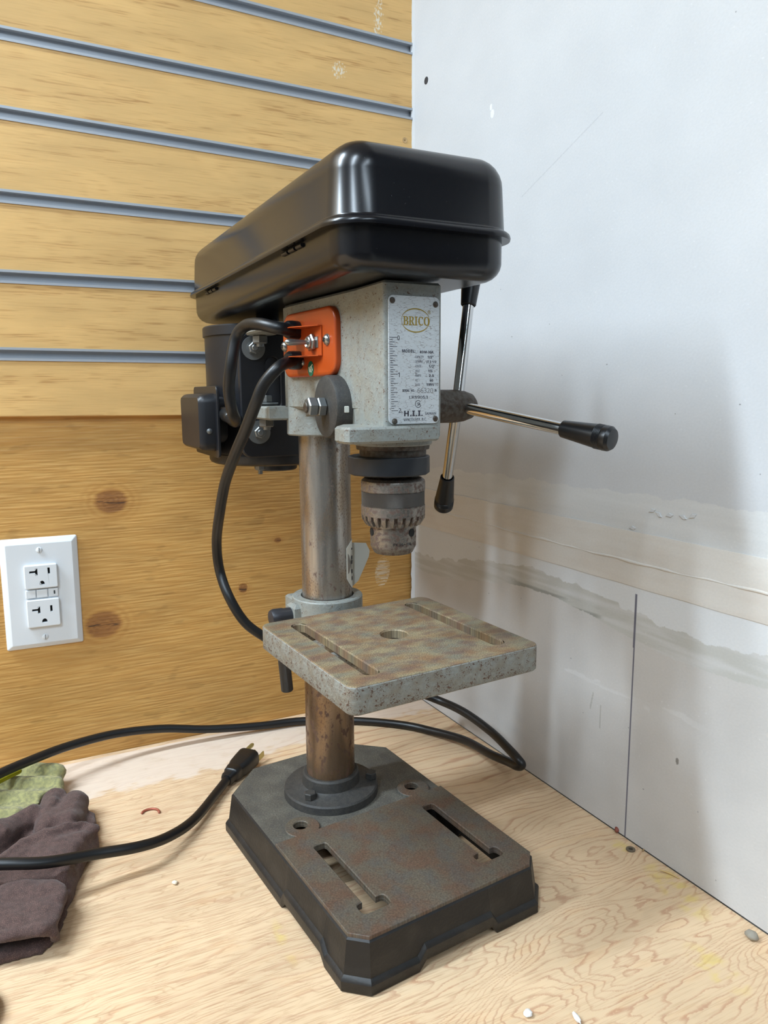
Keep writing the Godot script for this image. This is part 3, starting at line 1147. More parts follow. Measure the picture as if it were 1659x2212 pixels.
func build_foot() -> void:
	var o := foot_outline()
	var line := PackedVector2Array()
	for v in o:
		line.append(Vector2(v[0], v[1]))
	var ring := func(d: float, hf: float, hm: float) -> PackedVector3Array:
		var s := MB.inset(line, d)
		var r := PackedVector3Array()
		for i in s.size():
			r.append(Vector3(s[i].x, hf if o[i][2] == 1 else hm, s[i].y))
		return r
	var b := MB.new()
	b.loft([ring.call(0.0014, 0.0384, 0.0384), ring.call(0.0, 0.0370, 0.0370), ring.call(-0.0034, 0.0120, 0.0202), ring.call(-0.0056, 0.0103, 0.0184), ring.call(-0.0064, 0.0085, 0.0166), ring.call(-0.0064, 0.0012, 0.0084), ring.call(-0.0054, 0.0, 0.0072), ring.call(0.002, 0.0, 0.0072), ring.call(0.004, 0.0356, 0.0356)], false, false, [1, 2, 4, 6, 7], false, 0.3)
	var at := Vector3(0.0042 * cos(BASE_TURN), 0.0, -0.0042 * sin(BASE_TURN))
	var foot := put("base", b, M.casting, press, BASE_TURN, at)
	# the deck and, in front, the machined pad 2 mm above it, both pierced by the slots and bolt holes
	var cut := []
	for s in [-1.0, 1.0]:
		var slot := MB.rrect(0.0118, 0.0915, 0.003, 3, s * 0.0558, 0.1210)
		var foot_end := MB.rrect(0.0245, 0.0125, 0.0035, 3, s * 0.0553, 0.1632)
		var both := Geometry2D.merge_polygons(slot, foot_end)
		cut.append(both[0])
	var bolts := [MB.disc(0.0063, 18, -0.0568, 0.0414), MB.disc(0.0063, 18, 0.0622, 0.0400)]
	b = MB.new()
	b.mode = 1
	b.us = Vector2(1.0 / 0.18, 1.0 / 0.28)
	b.uo = Vector2(0.5, 0.084 / 0.28)
	var deck := MB.inset(line, 0.0013)
	b.plate(deck, cut + bolts, 0.0355, 0.0384, 0.0003)
	put("deck", b, M.foot_face, foot)
	var front := Geometry2D.intersect_polygons(deck, PackedVector2Array([Vector2(-0.1, 0.0546), Vector2(0.1, 0.0546), Vector2(0.1, 0.3), Vector2(-0.1, 0.3)]))[0]
	for s in [[-0.0565, 0.0440], [0.0620, 0.0430]]:
		front = Geometry2D.merge_polygons(front, MB.disc(0.0155, 24, s[0], s[1]))[0]
	b = MB.new()
	b.mode = 1
	b.us = Vector2(1.0 / 0.18, 1.0 / 0.28)
	b.uo = Vector2(0.5, 0.084 / 0.28)
	b.plate(front, cut + bolts, 0.0380, 0.0412, 0.0006)
	put("work_pad", b, M.foot_face, foot)
	b = MB.new()
	b.lathe([Vector2(0.0225, 0.0380), Vector2(0.0452, 0.0380), Vector2(0.0448, 0.0450), Vector2(0.0436, 0.0466), Vector2(0.0300, 0.0484), Vector2(0.0278, 0.0500), Vector2(0.0268, 0.0590), Vector2(0.0256, 0.0606), Vector2(0.0228, 0.0606)], 48)
	var fl := put("column_flange", b, M.dusty_casting, foot, 0.0, Vector3(-0.0042, 0, 0))
	for p in [[-0.0305, 0.0165], [0.0360, 0.0150], [0.0, -0.0360]]:
		b = MB.new()
		b.xf = Transform3D(Basis(Vector3.UP, p[0] * 30.0), Vector3(p[0] - 0.0042, 0.0472, p[1]))
		b.hexagon(0.0098, 0.0, 0.0064)
		put("flange_bolt", b, M.dusty_casting, foot)
	fl.set_meta("label", "round cast flange that carries the column")


func build_column() -> void:
	var b := MB.new()
	b.mode = 3
	b.us = Vector2(1.0 / TAU, -1.0 / 0.45)
	b.uo = Vector2(0.5, 0.49 / 0.45)
	b.lathe([Vector2(0.023, 0.0605), Vector2(0.023, 0.485)], 64)
	var col := put("column", b, M.column, press)
	col.set_meta("label", "rust-flecked bright steel column")
	# a printed sticker half peeled off the column above the table
	b = MB.new()
	var a0 := TABLE_TURN + deg_to_rad(24.0)
	var a1 := TABLE_TURN + deg_to_rad(64.0)
	var rings := []
	for r in [0.0231, 0.0235]:
		var ring := PackedVector3Array()
		for k in 9:
			var a := lerpf(a0, a1, k / 8.0)
			ring.append(Vector3(r * sin(a), 0.2855 - 0.006 * pow((8 - k) / 8.0, 2.0), r * cos(a)))
		for k in 9:
			var a := lerpf(a1, a0, k / 8.0)
			ring.append(Vector3(r * sin(a), 0.2395 + 0.012 * pow(k / 8.0, 2.0), r * cos(a)))
		rings.append(ring)
	b.loft(rings)
	put("sticker", b, plain(rgb(226, 224, 214), 0.45), col)
	b = MB.new()
	var root := Vector3(0.0234 * sin(a1), 0.0, 0.0234 * cos(a1))
	rings = []
	for d in [0.0, 0.0003]:
		var ring := PackedVector3Array()
		for v in [[0.0, 0.2405], [0.0055, 0.2455], [0.0110, 0.2580], [0.0155, 0.2690], [0.0162, 0.2745], [0.0128, 0.2812], [0.0, 0.2820]]:
			var x: float = v[0]
			ring.append(root + Vector3(x, v[1], -0.002 * sin(x * 190.0) - d))
		rings.append(ring)
	b.loft(rings)
	put("peeled_flap", b, plain(rgb(176, 172, 162), 0.5), col)
	var mk := MB.new()
	for y in [0.2772, 0.2690, 0.2648, 0.2562, 0.2497]:
		var a := TABLE_TURN + deg_to_rad(52.0)
		mk.xf = Transform3D(Basis(Vector3.UP, a), Vector3(0.02352 * sin(a), y, 0.02352 * cos(a)))
		mk.box(Vector3.ZERO, Vector3(0.0026, 0.0034 if y < 0.276 else 0.0016, 0.0003), 0.0)
	put("sticker_print", mk, M.ink, col)


func build_table() -> void:
	var outline := MB.rrect(0.1632, 0.1600, 0.0085, 5, 0.0, 0.1183)
	var cut := [MB.rrect(0.0112, 0.1290, 0.0056, 6, -0.0556, 0.1192), MB.rrect(0.0112, 0.1290, 0.0056, 6, 0.0562, 0.1165), MB.disc(0.0108, 28, 0.0, 0.1186)]
	var b := MB.new()
	# rim and hollow underside
	b.loft([MB.at(MB.inset(outline, 0.0007), 0.2288), MB.at(outline, 0.2280), MB.at(outline, 0.2105), MB.at(MB.inset(outline, 0.0015), 0.2090), MB.at(MB.inset(outline, 0.0075), 0.2090), MB.at(MB.inset(outline, 0.0080), 0.2225)], false, false, [1, 4, 5], false, 0.45)
	# the arm and two ribs under it
	b.box(Vector3(0.0, 0.2000, 0.0700), Vector3(0.046, 0.0395, 0.100), 0.003)
	b.box(Vector3(0.0, 0.2120, 0.1500), Vector3(0.010, 0.0160, 0.070), 0.002)
	b.box(Vector3(0.0, 0.2130, 0.1100), Vector3(0.140, 0.0140, 0.008), 0.002)
	var table := put("table", b, M.rough_paint, press, TABLE_TURN)
	b = MB.new()
	b.mode = 1
	b.us = Vector2(1.0 / 0.17, 1.0 / 0.17)
	b.uo = Vector2(0.5, -0.033 / 0.17)
	b.plate(MB.inset(outline, 0.0005), cut, 0.2222, 0.2292, 0.0006, 0.0009)
	var top := put("table_face", b, M.table_face, table)
	top.set_meta("label", "rust-stained flat table face with two slots")
	b = MB.new()
	b.lathe([Vector2(0.0233, 0.2300), Vector2(0.0245, 0.2342), Vector2(0.0316, 0.2342), Vector2(0.0325, 0.2332), Vector2(0.0325, 0.1720), Vector2(0.0315, 0.1710), Vector2(0.0233, 0.1710)], 48)
	b.box(Vector3(-0.018, 0.2020, -0.034), Vector3(0.010, 0.050, 0.022), 0.002)
	b.box(Vector3(-0.033, 0.2220, 0.0), Vector3(0.008, 0.016, 0.018), 0.003)
	put("collar", b, M.paint, table)
	b = MB.new()
	b.xf = along(Vector3(-0.0330, 0.2195, -0.001), Vector3(-1, 0.0, 0.0))
	b.lathe([Vector2(0.0070, 0.0), Vector2(0.0072, 0.010), Vector2(0.0078, 0.012), Vector2(0.0080, 0.0205), Vector2(0.0068, 0.0230), Vector2(0.0040, 0.0238), Vector2(0.0, 0.0240)], 24)
	put("lock_screw", b, plain(rgb(58, 58, 62), 0.4, 0.4), table)
	b = MB.new()
	b.mode = 3
	b.us = Vector2(2.0 / TAU, 26.0)
	b.xf = along(Vector3(-0.0425, 0.1490, 0.0), Vector3(-0.0055, 0.070, 0.0))
	b.lathe([Vector2(0.0048, 0.0), Vector2(0.0055, 0.0008), Vector2(0.0055, 0.072)], 28)
	put("lock_handle", b, M.knurl, table)


func build_casting() -> void:
	var b := MB.new()
	var body := PackedVector2Array([Vector2(-0.0226, 0.150), Vector2(0.0226, 0.150), Vector2(0.0226, 0.125), Vector2(0.0320, 0.010), Vector2(0.0315, -0.008), Vector2(0.0260, -0.020), Vector2(0.016, -0.029), Vector2(0.0, -0.033), Vector2(-0.016, -0.029), Vector2(-0.0260, -0.020), Vector2(-0.0325, -0.008), Vector2(-0.0330, 0.004), Vector2(-0.0226, 0.125)])
	b.prism(body, 0.4045, 0.4915, 0.002, 0.7)
	b.prism(MB.rrect(0.0455, 0.0545, 0.003, 4, 0.0, 0.13725), 0.3850, 0.4915, 0.0018, 0.9)
	# lug for the depth stop at the front left corner
	b.prism(PackedVector2Array([Vector2(-0.0500, 0.1420), Vector2(-0.0518, 0.1620), Vector2(-0.0495, 0.1660), Vector2(-0.0400, 0.1690), Vector2(-0.0250, 0.1700), Vector2(-0.0050, 0.1690), Vector2(0.0205, 0.1645), Vector2(0.0205, 0.1150), Vector2(-0.0330, 0.1150)]), 0.3835, 0.3948, 0.0016, 0.6)
	b.xf = Transform3D(Basis.IDENTITY, Vector3(0.0, 0.0, 0.1328))
	b.lathe([Vector2(0.0, 0.3800), Vector2(0.0282, 0.3800), Vector2(0.0290, 0.3808), Vector2(0.0290, 0.3900)], 40)
	b.xf = Transform3D.IDENTITY
	b.lathe([Vector2(0.0232, 0.3812), Vector2(0.0318, 0.3812), Vector2(0.0328, 0.3824), Vector2(0.0328, 0.4070)], 48)
	for s in [-1.0, 1.0]:
		# ears that hold the motor's slide bolts
		for h in [[0.3945, 0.4062, -0.0560], [0.4712, 0.4782, -0.0660]]:
			var ear := PackedVector2Array()
			for k in 9:
				var a := PI * k / 8.0
				ear.append(Vector2(s * 0.0355 + 0.0135 * cos(a), h[2] - 0.0130 * sin(a)))
			ear.append(Vector2(s * 0.0355 - 0.0135, -0.004 if s < 0 else 0.0))
			ear.append(Vector2(s * 0.0355 + 0.0135, -0.004 if s > 0 else 0.0))
			b.prism(ear, h[0], h[1], 0.0016, 0.9)
	var head := put("head_casting", b, M.paint, press, HEAD_TURN)
	head.set_meta("label", "grey painted head casting with chipped paint")
	for s in [-1.0, 1.0]:
		var x: float = s * 0.0355
		for g in [[-0.0660, 0.4782, 0.4712, false], [-0.0540, 0.4062, 0.3945, true]]:
			b = MB.new()
			b.xf = Transform3D(Basis(Vector3.UP, 0.3), Vector3(x, 0.0, g[0]))
			var y: float = g[1] + 0.0002
			if g[3]:
				b.lathe([Vector2(0.0, y + 0.0012), Vector2(0.0110, y + 0.0012), Vector2(0.0114, y + 0.0018), Vector2(0.0112, y + 0.0028), Vector2(0.0, y + 0.0028)], 28)
				y += 0.0028
			b.hexagon(0.0104, y, y + 0.0066, 0.0007)
			put("clamp_bolt", b, M.zinc, head)
			b = MB.new()
			b.xf = Transform3D(Basis(Vector3.UP, 0.1), Vector3(x, 0.0, g[0]))
			b.hexagon(0.0128, g[2] - 0.0078, g[2] - 0.0002, 0.0010)
			b.lathe([Vector2(0.0, g[2] - 0.0105), Vector2(0.0036, g[2] - 0.0105), Vector2(0.0038, g[2] - 0.0100), Vector2(0.0038, g[2])], 18)
			put("clamp_nut", b, M.zinc, head)
	b = MB.new()
	b.xf = Transform3D(Basis.IDENTITY, Vector3(-0.0355, 0.0, -0.0540))
	b.lathe([Vector2(0.0, 0.4060), Vector2(0.0105, 0.4060), Vector2(0.0105, 0.4076), Vector2(0.0, 0.4076)], 28)
	put("rubber_washer", b, M.rubber, head)


func build_name_plate() -> void:
	var b := MB.new()
	b.mode = 2
	b.us = Vector2(1.0 / 0.0396, -1.0 / 0.0858)
	b.uo = Vector2(0.5, 0.5)
	b.xf = Transform3D(Basis(Vector3(1, 0, 0), Vector3(0, 0, 1), Vector3(0, -1, 0)), Vector3.ZERO)
	# the builder works lying down; its own x and -z become the plate's x and y
	b.mode = 1
	b.us = Vector2(1.0 / 0.0396, 1.0 / 0.0858)
	b.prism(MB.rrect(0.0396, 0.0858, 0.0036, 5), 0.0, 0.0008, 0.0002)
	var plate := put("name_plate", b, M.name_plate, press, HEAD_TURN)
	plate.position = Vector3(0.1646 * sin(HEAD_TURN), 0.4389, 0.1646 * cos(HEAD_TURN))
	plate.set_meta("label", "silvery printed plate with crazed film and depth scale")
	var mm := func(px: float, py: float) -> Vector3:
		return Vector3((px - 953.0) * 0.0000642, (970.0 - py) * 0.0000561, 0.00085)
	for p in [[692, 268], [1212, 292], [712, 1698], [1215, 1677]]:
		b = MB.new()
		b.xf = along(mm.call(p[0], p[1]) - Vector3(0, 0, 0.0003), Vector3(0, 0, 1), Vector3(0, 1, 0))
		b.lathe([Vector2(0.0021, 0.0), Vector2(0.0020, 0.0006), Vector2(0.0012, 0.0011), Vector2(0.0, 0.0012)], 18, 0.9)
		put("rivet", b, M.dull_iron, plate)
	# the oval round the maker's word, thick above and below
	b = MB.new()
	var rings := []
	var c: Vector3 = mm.call(968, 491)
	for r in [[0.01105, 0.0081, 0.0], [0.01105, 0.0081, 0.00012], [0.01085, 0.0073, 0.00012], [0.01085, 0.0073, 0.0]]:
		var ring := PackedVector3Array()
		for k in 56:
			var a := TAU * k / 56
			ring.append(c + Vector3(r[0] * cos(a), r[1] * sin(a), r[2] - 0.00006))
		rings.append(ring)
	b.loft(rings, false, false, [1, 2], false)
	put("emblem_oval", b, M.gold_ink, plate)
	b = MB.new()
	for k in 33:
		var y := 697.0 + k * 27.2
		var x1 := 745.0 + k * 0.3
		if k % 4 == 2:
			x1 = 716.0 + k * 0.3
		elif k % 2 == 1:
			x1 = 692.0 + k * 0.5
		var a: Vector3 = mm.call(656.0 + k * 0.6, y)
		var e: Vector3 = mm.call(x1, y)
		b.box((a + e) / 2.0, Vector3(e.x - a.x, 0.00028, 0.00014), 0.0)
	put("depth_scale", b, M.ink, plate)
	var faint := plain(rgb(86, 82, 90), 0.6)
	var stamped := plain(rgb(128, 124, 124), 0.5)
	# words: text, centre, width and height, all in the plate's own measure
	for t in [["BRICO", 977, 497, 318, 104, 1], ["0", 762, 703, 27, 54, 0], ["1", 765, 1139, 20, 54, 0], ["2", 775, 1567, 27, 54, 0], ["MODEL:", 885, 855, 160, 36, 2], ["RDM-30A", 1105, 863, 166, 30, 2], ["CAPACITY", 1016, 922, 102, 28, 3], ["1/2\"", 1152, 922, 76, 30, 2], ["SPINDLE", 1010, 977, 90, 28, 3], ["JT 2 1/2", 1162, 981, 124, 32, 2], ["CHUCK", 1001, 1032, 72, 28, 3], ["1/2\"", 1170, 1035, 78, 32, 2], ["VOLT", 993, 1091, 56, 28, 3], ["115", 1150, 1092, 52, 30, 2], ["AMPS", 998, 1147, 64, 28, 3], ["2.5", 1164, 1148, 62, 32, 2], ["HZ", 980, 1203, 30, 28, 3], ["60", 1164, 1205, 42, 32, 2], ["DATE", 993, 1258, 56, 28, 3], ["1991", 1144, 1257, 86, 32, 2], ["/10", 1218, 1254, 58, 40, 4], ["SERIAL  NO.", 882, 1328, 150, 30, 2], ["66320", 1088, 1330, 194, 60, 4], ["IR", 1217, 1328, 24, 28, 2], ["LR59053", 1006, 1410, 228, 36, 0], ["H.I.I.", 942, 1606, 228, 68, 2], ["TAIWAN", 1152, 1611, 142, 30, 0], ["VANCOUVER  B.C.", 962, 1680, 286, 32, 0], ["®", 1133, 387, 40, 46, 5], ["SA", 1008, 1492, 34, 34, 2]]:
		var mat: Material = [M.ink, M.gold_ink, M.ink, faint, stamped, M.gold_ink][t[5]]
		printed(plate, t[0], mm.call(t[1], t[2]), t[3] * 0.0000642, t[4] * 0.0000561, mat, t[5] == 1, t[5] == 2 or t[5] == 1)
	# the approval mark: an open ring
	b = MB.new()
	var pts := []
	c = mm.call(1000, 1492)
	for k in 15:
		var a := deg_to_rad(38.0 + 284.0 * k / 14.0)
		pts.append(c + Vector3(0.0022 * cos(a), 0.0024 * sin(a), -0.0001))
	b.tube(pts, 0.00022, 8, 2)
	put("approval_mark", b, M.ink, plate)


func printed(parent: Node3D, text: String, at: Vector3, width: float, height: float, mat: Material, serif: bool, bold: bool, turn := Basis.IDENTITY, depth := 0.0001) -> MeshInstance3D:
	var f := SystemFont.new()
	f.font_names = PackedStringArray(["Droid Serif" if serif else "Droid Sans"])
	f.font_weight = 700 if bold else 400
	var tm := TextMesh.new()
	tm.text = text
	tm.font = f
	tm.font_size = 48
	tm.pixel_size = 0.01
	tm.curve_step = 2.0
	tm.depth = 0.01
	var box := tm.get_aabb()
	var o := MeshInstance3D.new()
	o.mesh = tm
	o.material_override = mat
	var s := Vector3(width / maxf(box.size.x, 1e-4), height / maxf(box.size.y, 1e-4), depth / 0.01)
	o.transform = Transform3D(turn * Basis.from_scale(s), at - turn * ((box.position + box.size / 2.0) * s))
	add_named(parent, o, "lettering")
	return o


func build_switch() -> void:
	var t := Vector3(0.0837, 0.0, 0.9965)
	var n := Vector3(-0.9965, 0.0, 0.0837)
	var fr := Transform3D(Basis(t, n, Vector3(0, -1, 0)), Vector3(-0.0293, 0.4565, 0.0500))   # along the plate, out of it, down
	var b := MB.new()
	b.xf = fr
	var edge := MB.rrect(0.0955, 0.0520, 0.0125, 7)
	b.loft([MB.at(edge, -0.001), MB.at(edge, 0.0026), MB.at(MB.inset(edge, 0.0005), 0.0036), MB.at(MB.inset(edge, 0.0016), 0.0042), MB.at(MB.inset(edge, 0.0030), 0.0044)], true, true, [4], false, 0.6)
	var plate := put("switch_plate", b, M.orange, press, HEAD_TURN)
	plate.set_meta("label", "bright orange enamelled switch plate")
	b = MB.new()
	b.xf = fr
	b.box(Vector3(0.0090, 0.0049, -0.0005), Vector3(0.0360, 0.0009, 0.0225), 0.0002)
	for s in [-0.0118, 0.0108]:
		b.prism(PackedVector2Array([Vector2(-0.0090, 0.0046), Vector2(0.0270, 0.0046), Vector2(0.0262, 0.0080), Vector2(0.0060, 0.0165), Vector2(-0.0010, 0.0190), Vector2(-0.0060, 0.0185), Vector2(-0.0085, 0.0150)]), 0.0, 0.0008, 0.0002)
		b = bracket_flange(b, fr, s)
	put("bracket", b, M.orange, plate)
	b = MB.new()
	b.xf = fr * Transform3D(Basis(Vector3.UP, 0.2), Vector3(0.0130, 0.0, 0.0))
	b.hexagon(0.0118, 0.0054, 0.0090, 0.0008)
	b.lathe([Vector2(0.0, 0.0088), Vector2(0.0046, 0.0088), Vector2(0.0046, 0.0104), Vector2(0.0040, 0.0110), Vector2(0.0026, 0.0100), Vector2(0.0, 0.0100)], 24)
	put("hex_nut", b, M.steel, plate)
	b = MB.new()
	b.xf = fr
	b.box(Vector3(0.0130, 0.0056, 0.0), Vector3(0.0175, 0.0009, 0.0085), 0.0002)
	put("locking_washer", b, M.steel, plate)
	b = MB.new()
	b.xf = fr * along(Vector3(0.0130, 0.0095, 0.0), Vector3(-0.0020, 0.0180, 0.0002))
	b.lathe([Vector2(0.0015, 0.0), Vector2(0.0019, 0.004), Vector2(0.0025, 0.0130), Vector2(0.0026, 0.0160), Vector2(0.0022, 0.0180), Vector2(0.0012, 0.0190), Vector2(0.0, 0.0192)], 20, 0.9)
	put("toggle_lever", b, M.steel, plate)
	for s in [[0.0350, -0.001, 0.0040], [-0.0425, 0.000, 0.0040], [-0.0085, 0.0142, 0.0026]]:
		b = MB.new()
		b.xf = fr * Transform3D(Basis.IDENTITY, Vector3(s[0], 0.0042, s[1]))
		var r: float = s[2]
		b.lathe([Vector2(r * 1.12, 0.0), Vector2(r * 1.12, 0.0006), Vector2(r, 0.0006), Vector2(r * 0.95, r * 0.45), Vector2(r * 0.55, r * 0.75), Vector2(0.0, r * 0.82)], 20, 0.9)
		var sc := put("screw", b, M.steel, plate)
		b = MB.new()
		b.xf = fr * Transform3D(Basis(Vector3.UP, 0.6), Vector3(s[0], 0.0042 + r * 0.80, s[1]))
		b.box(Vector3.ZERO, Vector3(r * 0.9, r * 0.12, r * 0.22), 0.0)
		b.box(Vector3.ZERO, Vector3(r * 0.22, r * 0.12, r * 0.9), 0.0)
		put("screw_recess", b, M.hole, sc)
	for s in [[-0.0155, -0.0115], [-0.0140, 0.0125]]:
		b = MB.new()
		b.xf = fr * Transform3D(Basis.IDENTITY, Vector3(s[0], 0.0, s[1]))
		b.lathe([Vector2(0.0, 0.0042), Vector2(0.0074, 0.0042), Vector2(0.0076, 0.0100), Vector2(0.0072, 0.0140), Vector2(0.0058, 0.0165), Vector2(0.0, 0.0165)], 10, 0.3)
		put("cord_grommet", b, M.black_plastic, plate)
	b = MB.new()
	b.xf = fr
	var oval := PackedVector2Array()
	for k in 24:
		oval.append(Vector2(0.0060 + 0.0052 * cos(TAU * k / 24), 0.0198 + 0.0060 * sin(TAU * k / 24)))
	b.prism(oval, 0.0044, 0.0047, 0.0)
	var st := put("sticker", b, plain(rgb(22, 96, 72), 0.4), plate)
	b = MB.new()
	for k in [[0.0038, 0.0205, 0.0045], [0.0060, 0.0205, 0.0050], [0.0082, 0.0195, 0.0040]]:
		b.xf = fr * Transform3D(Basis(Vector3.UP, 0.5), Vector3(k[0], 0.0047, k[1]))
		b.box(Vector3.ZERO, Vector3(0.0009, 0.0002, k[2]), 0.0)
	b.xf = fr * Transform3D(Basis(Vector3.UP, 0.5), Vector3(0.0072, 0.0047, 0.0178))
	b.box(Vector3.ZERO, Vector3(0.0050, 0.0002, 0.0008), 0.0)
	put("sticker_print", b, plain(rgb(226, 224, 200), 0.5), st)


# stands the flat sheet just added up as a flange of the bracket
func bracket_flange(b: MB, fr: Transform3D, s: float) -> MB:
	b.xf = fr * Transform3D(Basis(Vector3(1, 0, 0), Vector3(0, 0, -1), Vector3(0, 1, 0)), Vector3(0.0, 0.0, s))
	b.prism(PackedVector2Array([Vector2(-0.0090, 0.0046), Vector2(0.0270, 0.0046), Vector2(0.0262, 0.0080), Vector2(0.0060, 0.0165), Vector2(-0.0010, 0.0190), Vector2(-0.0060, 0.0185), Vector2(-0.0085, 0.0150)]), 0.0, 0.0008, 0.0002)
	b.xf = fr
	return b


func build_guard() -> void:
	var cx := 0.0012
	var cz := -0.0150
	var b := MB.new()
	var rings := []
	var hard := []
	var outer := MB.rrect(0.1275, 0.4090, 0.0230, 9, cx, cz)
	for k in 6:
		var a := PI / 2 * k / 5.0
		rings.append(MB.at(MB.inset(outer, 0.011 * (1.0 - sin(a)) + 0.0022 * (1.0 - k / 5.0)), 0.4926 + 0.011 * (1.0 - cos(a))))
	rings.append(MB.at(outer, 0.5225))
	b.loft(rings, true, true, [], false, 0.8)
	var pan := put("guard_pan", b, M.enamel, press, HEAD_TURN)
	pan.set_meta("label", "lower half of the black belt guard")
	b = MB.new()
	rings = []
	outer = MB.rrect(0.1315, 0.4130, 0.0250, 9, cx, cz)
	rings.append(MB.at(MB.inset(outer, 0.0012), 0.5192))
	rings.append(MB.at(MB.inset(outer, -0.0036), 0.5192))
	rings.append(MB.at(MB.inset(outer, -0.0040), 0.5206))
	rings.append(MB.at(MB.inset(outer, -0.0034), 0.5228))
	rings.append(MB.at(MB.inset(outer, -0.0016), 0.5243))
	rings.append(MB.at(MB.inset(outer, 0.0), 0.5248))
	rings.append(MB.at(MB.inset(outer, 0.0006), 0.5262))
	hard = [1]
	for k in 8:
		var a := PI / 2 * k / 7.0
		rings.append(MB.at(MB.inset(outer, 0.0022 + 0.0195 * (1.0 - cos(a))), 0.5530 + 0.0195 * sin(a)))
	b.loft(rings, true, true, hard, false, 0.8)
	var lid := put("guard_lid", b, M.enamel, press, HEAD_TURN)
	lid.set_meta("label", "domed black lid of the belt guard with a rolled lip")
	for v in [0.083, -0.150]:
		b = MB.new()
		for k in 3:
			b.xf = along(Vector3(cx - 0.0645, 0.5172, v + k * 0.0145), Vector3(0, 0, 1))
			b.lathe([Vector2(0.0, 0.0), Vector2(0.0015, 0.0), Vector2(0.0015, 0.011), Vector2(0.0, 0.011)], 12)
		put("hinge", b, M.motor, pan)


func build_motor() -> void:
	var b := MB.new()
	b.lathe([Vector2(0.0, 0.3455), Vector2(0.0600, 0.3455), Vector2(0.0640, 0.3472), Vector2(0.0655, 0.3500), Vector2(0.0655, 0.3560), Vector2(0.0648, 0.3566), Vector2(0.0648, 0.3580), Vector2(0.0655, 0.3586), Vector2(0.0655, 0.4745), Vector2(0.0672, 0.4750), Vector2(0.0672, 0.4835), Vector2(0.0660, 0.4848), Vector2(0.0500, 0.4860), Vector2(0.0120, 0.4870), Vector2(0.0120, 0.4935), Vector2(0.0, 0.4935)], 64)
	var o := Vector3(-0.15 * sin(HEAD_TURN), 0.0, -0.15 * cos(HEAD_TURN))
	var motor := put("motor", b, M.motor, press, HEAD_TURN, o)
	motor.set_meta("label", "black electric motor behind the column")
	b = MB.new()
	b.lathe([Vector2(0.0, 0.3365), Vector2(0.0215, 0.3365), Vector2(0.0228, 0.3378), Vector2(0.0232, 0.3460)], 36)
	put("bearing_cap", b, M.motor, motor, 0.0, Vector3(0.004, 0.0, 0.0))
	b = MB.new()
	b.xf = Transform3D(Basis.IDENTITY, Vector3(-0.024, 0.0, 0.034))
	b.hexagon(0.0092, 0.3400, 0.3456)
	b.lathe([Vector2(0.0, 0.3360), Vector2(0.0024, 0.3360), Vector2(0.0024, 0.3402)], 12)
	put("case_nut", b, M.zinc, motor)
	# the upright plate that bolts the motor to its slide
	b = MB.new()
	b.xf = Transform3D(Basis(Vector3(1, 0, 0), Vector3(0, 0, 1), Vector3(0, -1, 0)), Vector3.ZERO)
	b.plate(MB.rrect(0.104, 0.118, 0.010, 5, 0.0, -0.4150), [MB.rrect(0.0150, 0.050, 0.0074, 6, -0.0190, -0.4270), MB.rrect(0.0150, 0.050, 0.0074, 6, 0.0190, -0.4270)], 0.0635, 0.0690, 0.0015, 0.0012)
	var mount := put("mount_plate", b, M.motor, motor)
	for s in [[-0.0378, 0.4602], [-0.0350, 0.3805], [0.0378, 0.4602], [0.0350, 0.3805]]:
		b = MB.new()
		b.xf = along(Vector3(s[0], s[1], 0.0690), Vector3(-0.10, 0, 1), Vector3(0, 1, 0))
		b.lathe([Vector2(0.0, 0.0), Vector2(0.0110, 0.0), Vector2(0.0113, 0.0006), Vector2(0.0111, 0.0016), Vector2(0.0, 0.0016)], 32)
		b.lathe([Vector2(0.0, 0.0016), Vector2(0.0064, 0.0016), Vector2(0.0064, 0.0030), Vector2(0.0, 0.0030)], 24)
		put("washer", b, M.zinc, motor)
		b = MB.new()
		b.xf = along(Vector3(s[0], s[1], 0.0690), Vector3(-0.10, 0, 1), Vector3(0.3, 1, 0))
		b.hexagon(0.0100, 0.0028, 0.0076, 0.0008)
		b.lathe([Vector2(0.0, 0.0076), Vector2(0.0030, 0.0076), Vector2(0.0030, 0.0096), Vector2(0.0024, 0.0104), Vector2(0.0, 0.0104)], 16)
		put("mount_nut", b, M.zinc, motor)
	# connection box on the motor's side
	b = MB.new()
	b.xf = Transform3D(Basis(Vector3(0, 0, 1), Vector3(-1, 0, 0), Vector3(0, -1, 0)), Vector3(0.0, 0.0, 0.0))
	var face := MB.rrect(0.0870, 0.0560, 0.0090, 5, 0.0095, -0.3900)
	b.loft([MB.at(face, 0.0725), MB.at(MB.inset(face, 0.0006), 0.0820), MB.at(MB.inset(face, 0.0016), 0.0855), MB.at(MB.inset(face, 0.0040), 0.0880)], true, true, [], false, 0.7)
	var bx := put("connection_box", b, M.motor, motor)
	b = MB.new()
	b.xf = Transform3D(Basis(Vector3(0, 0, 1), Vector3(-1, 0, 0), Vector3(0, -1, 0)), Vector3(0.0, 0.0, 0.0))
	b.prism(MB.rrect(0.0960, 0.0690, 0.0050, 4, 0.0120, -0.3905), 0.0700, 0.0727, 0.0005)
	b.prism(MB.rrect(0.0560, 0.0460, 0.0090, 4, 0.0060, -0.3920), 0.0540, 0.0702, 0.0005)
	put("box_flange", b, M.motor, motor)
	b = MB.new()
	b.xf = along(Vector3(-0.0790, 0.3820, 0.0520), Vector3(0, 0, 1), Vector3(0, 1, 0))
	b.lathe([Vector2(0.0028, 0.0), Vector2(0.0026, 0.0016), Vector2(0.0012, 0.0024), Vector2(0.0, 0.0025)], 14, 0.9)
	put("box_screw", b, M.zinc, motor)
	b = MB.new()
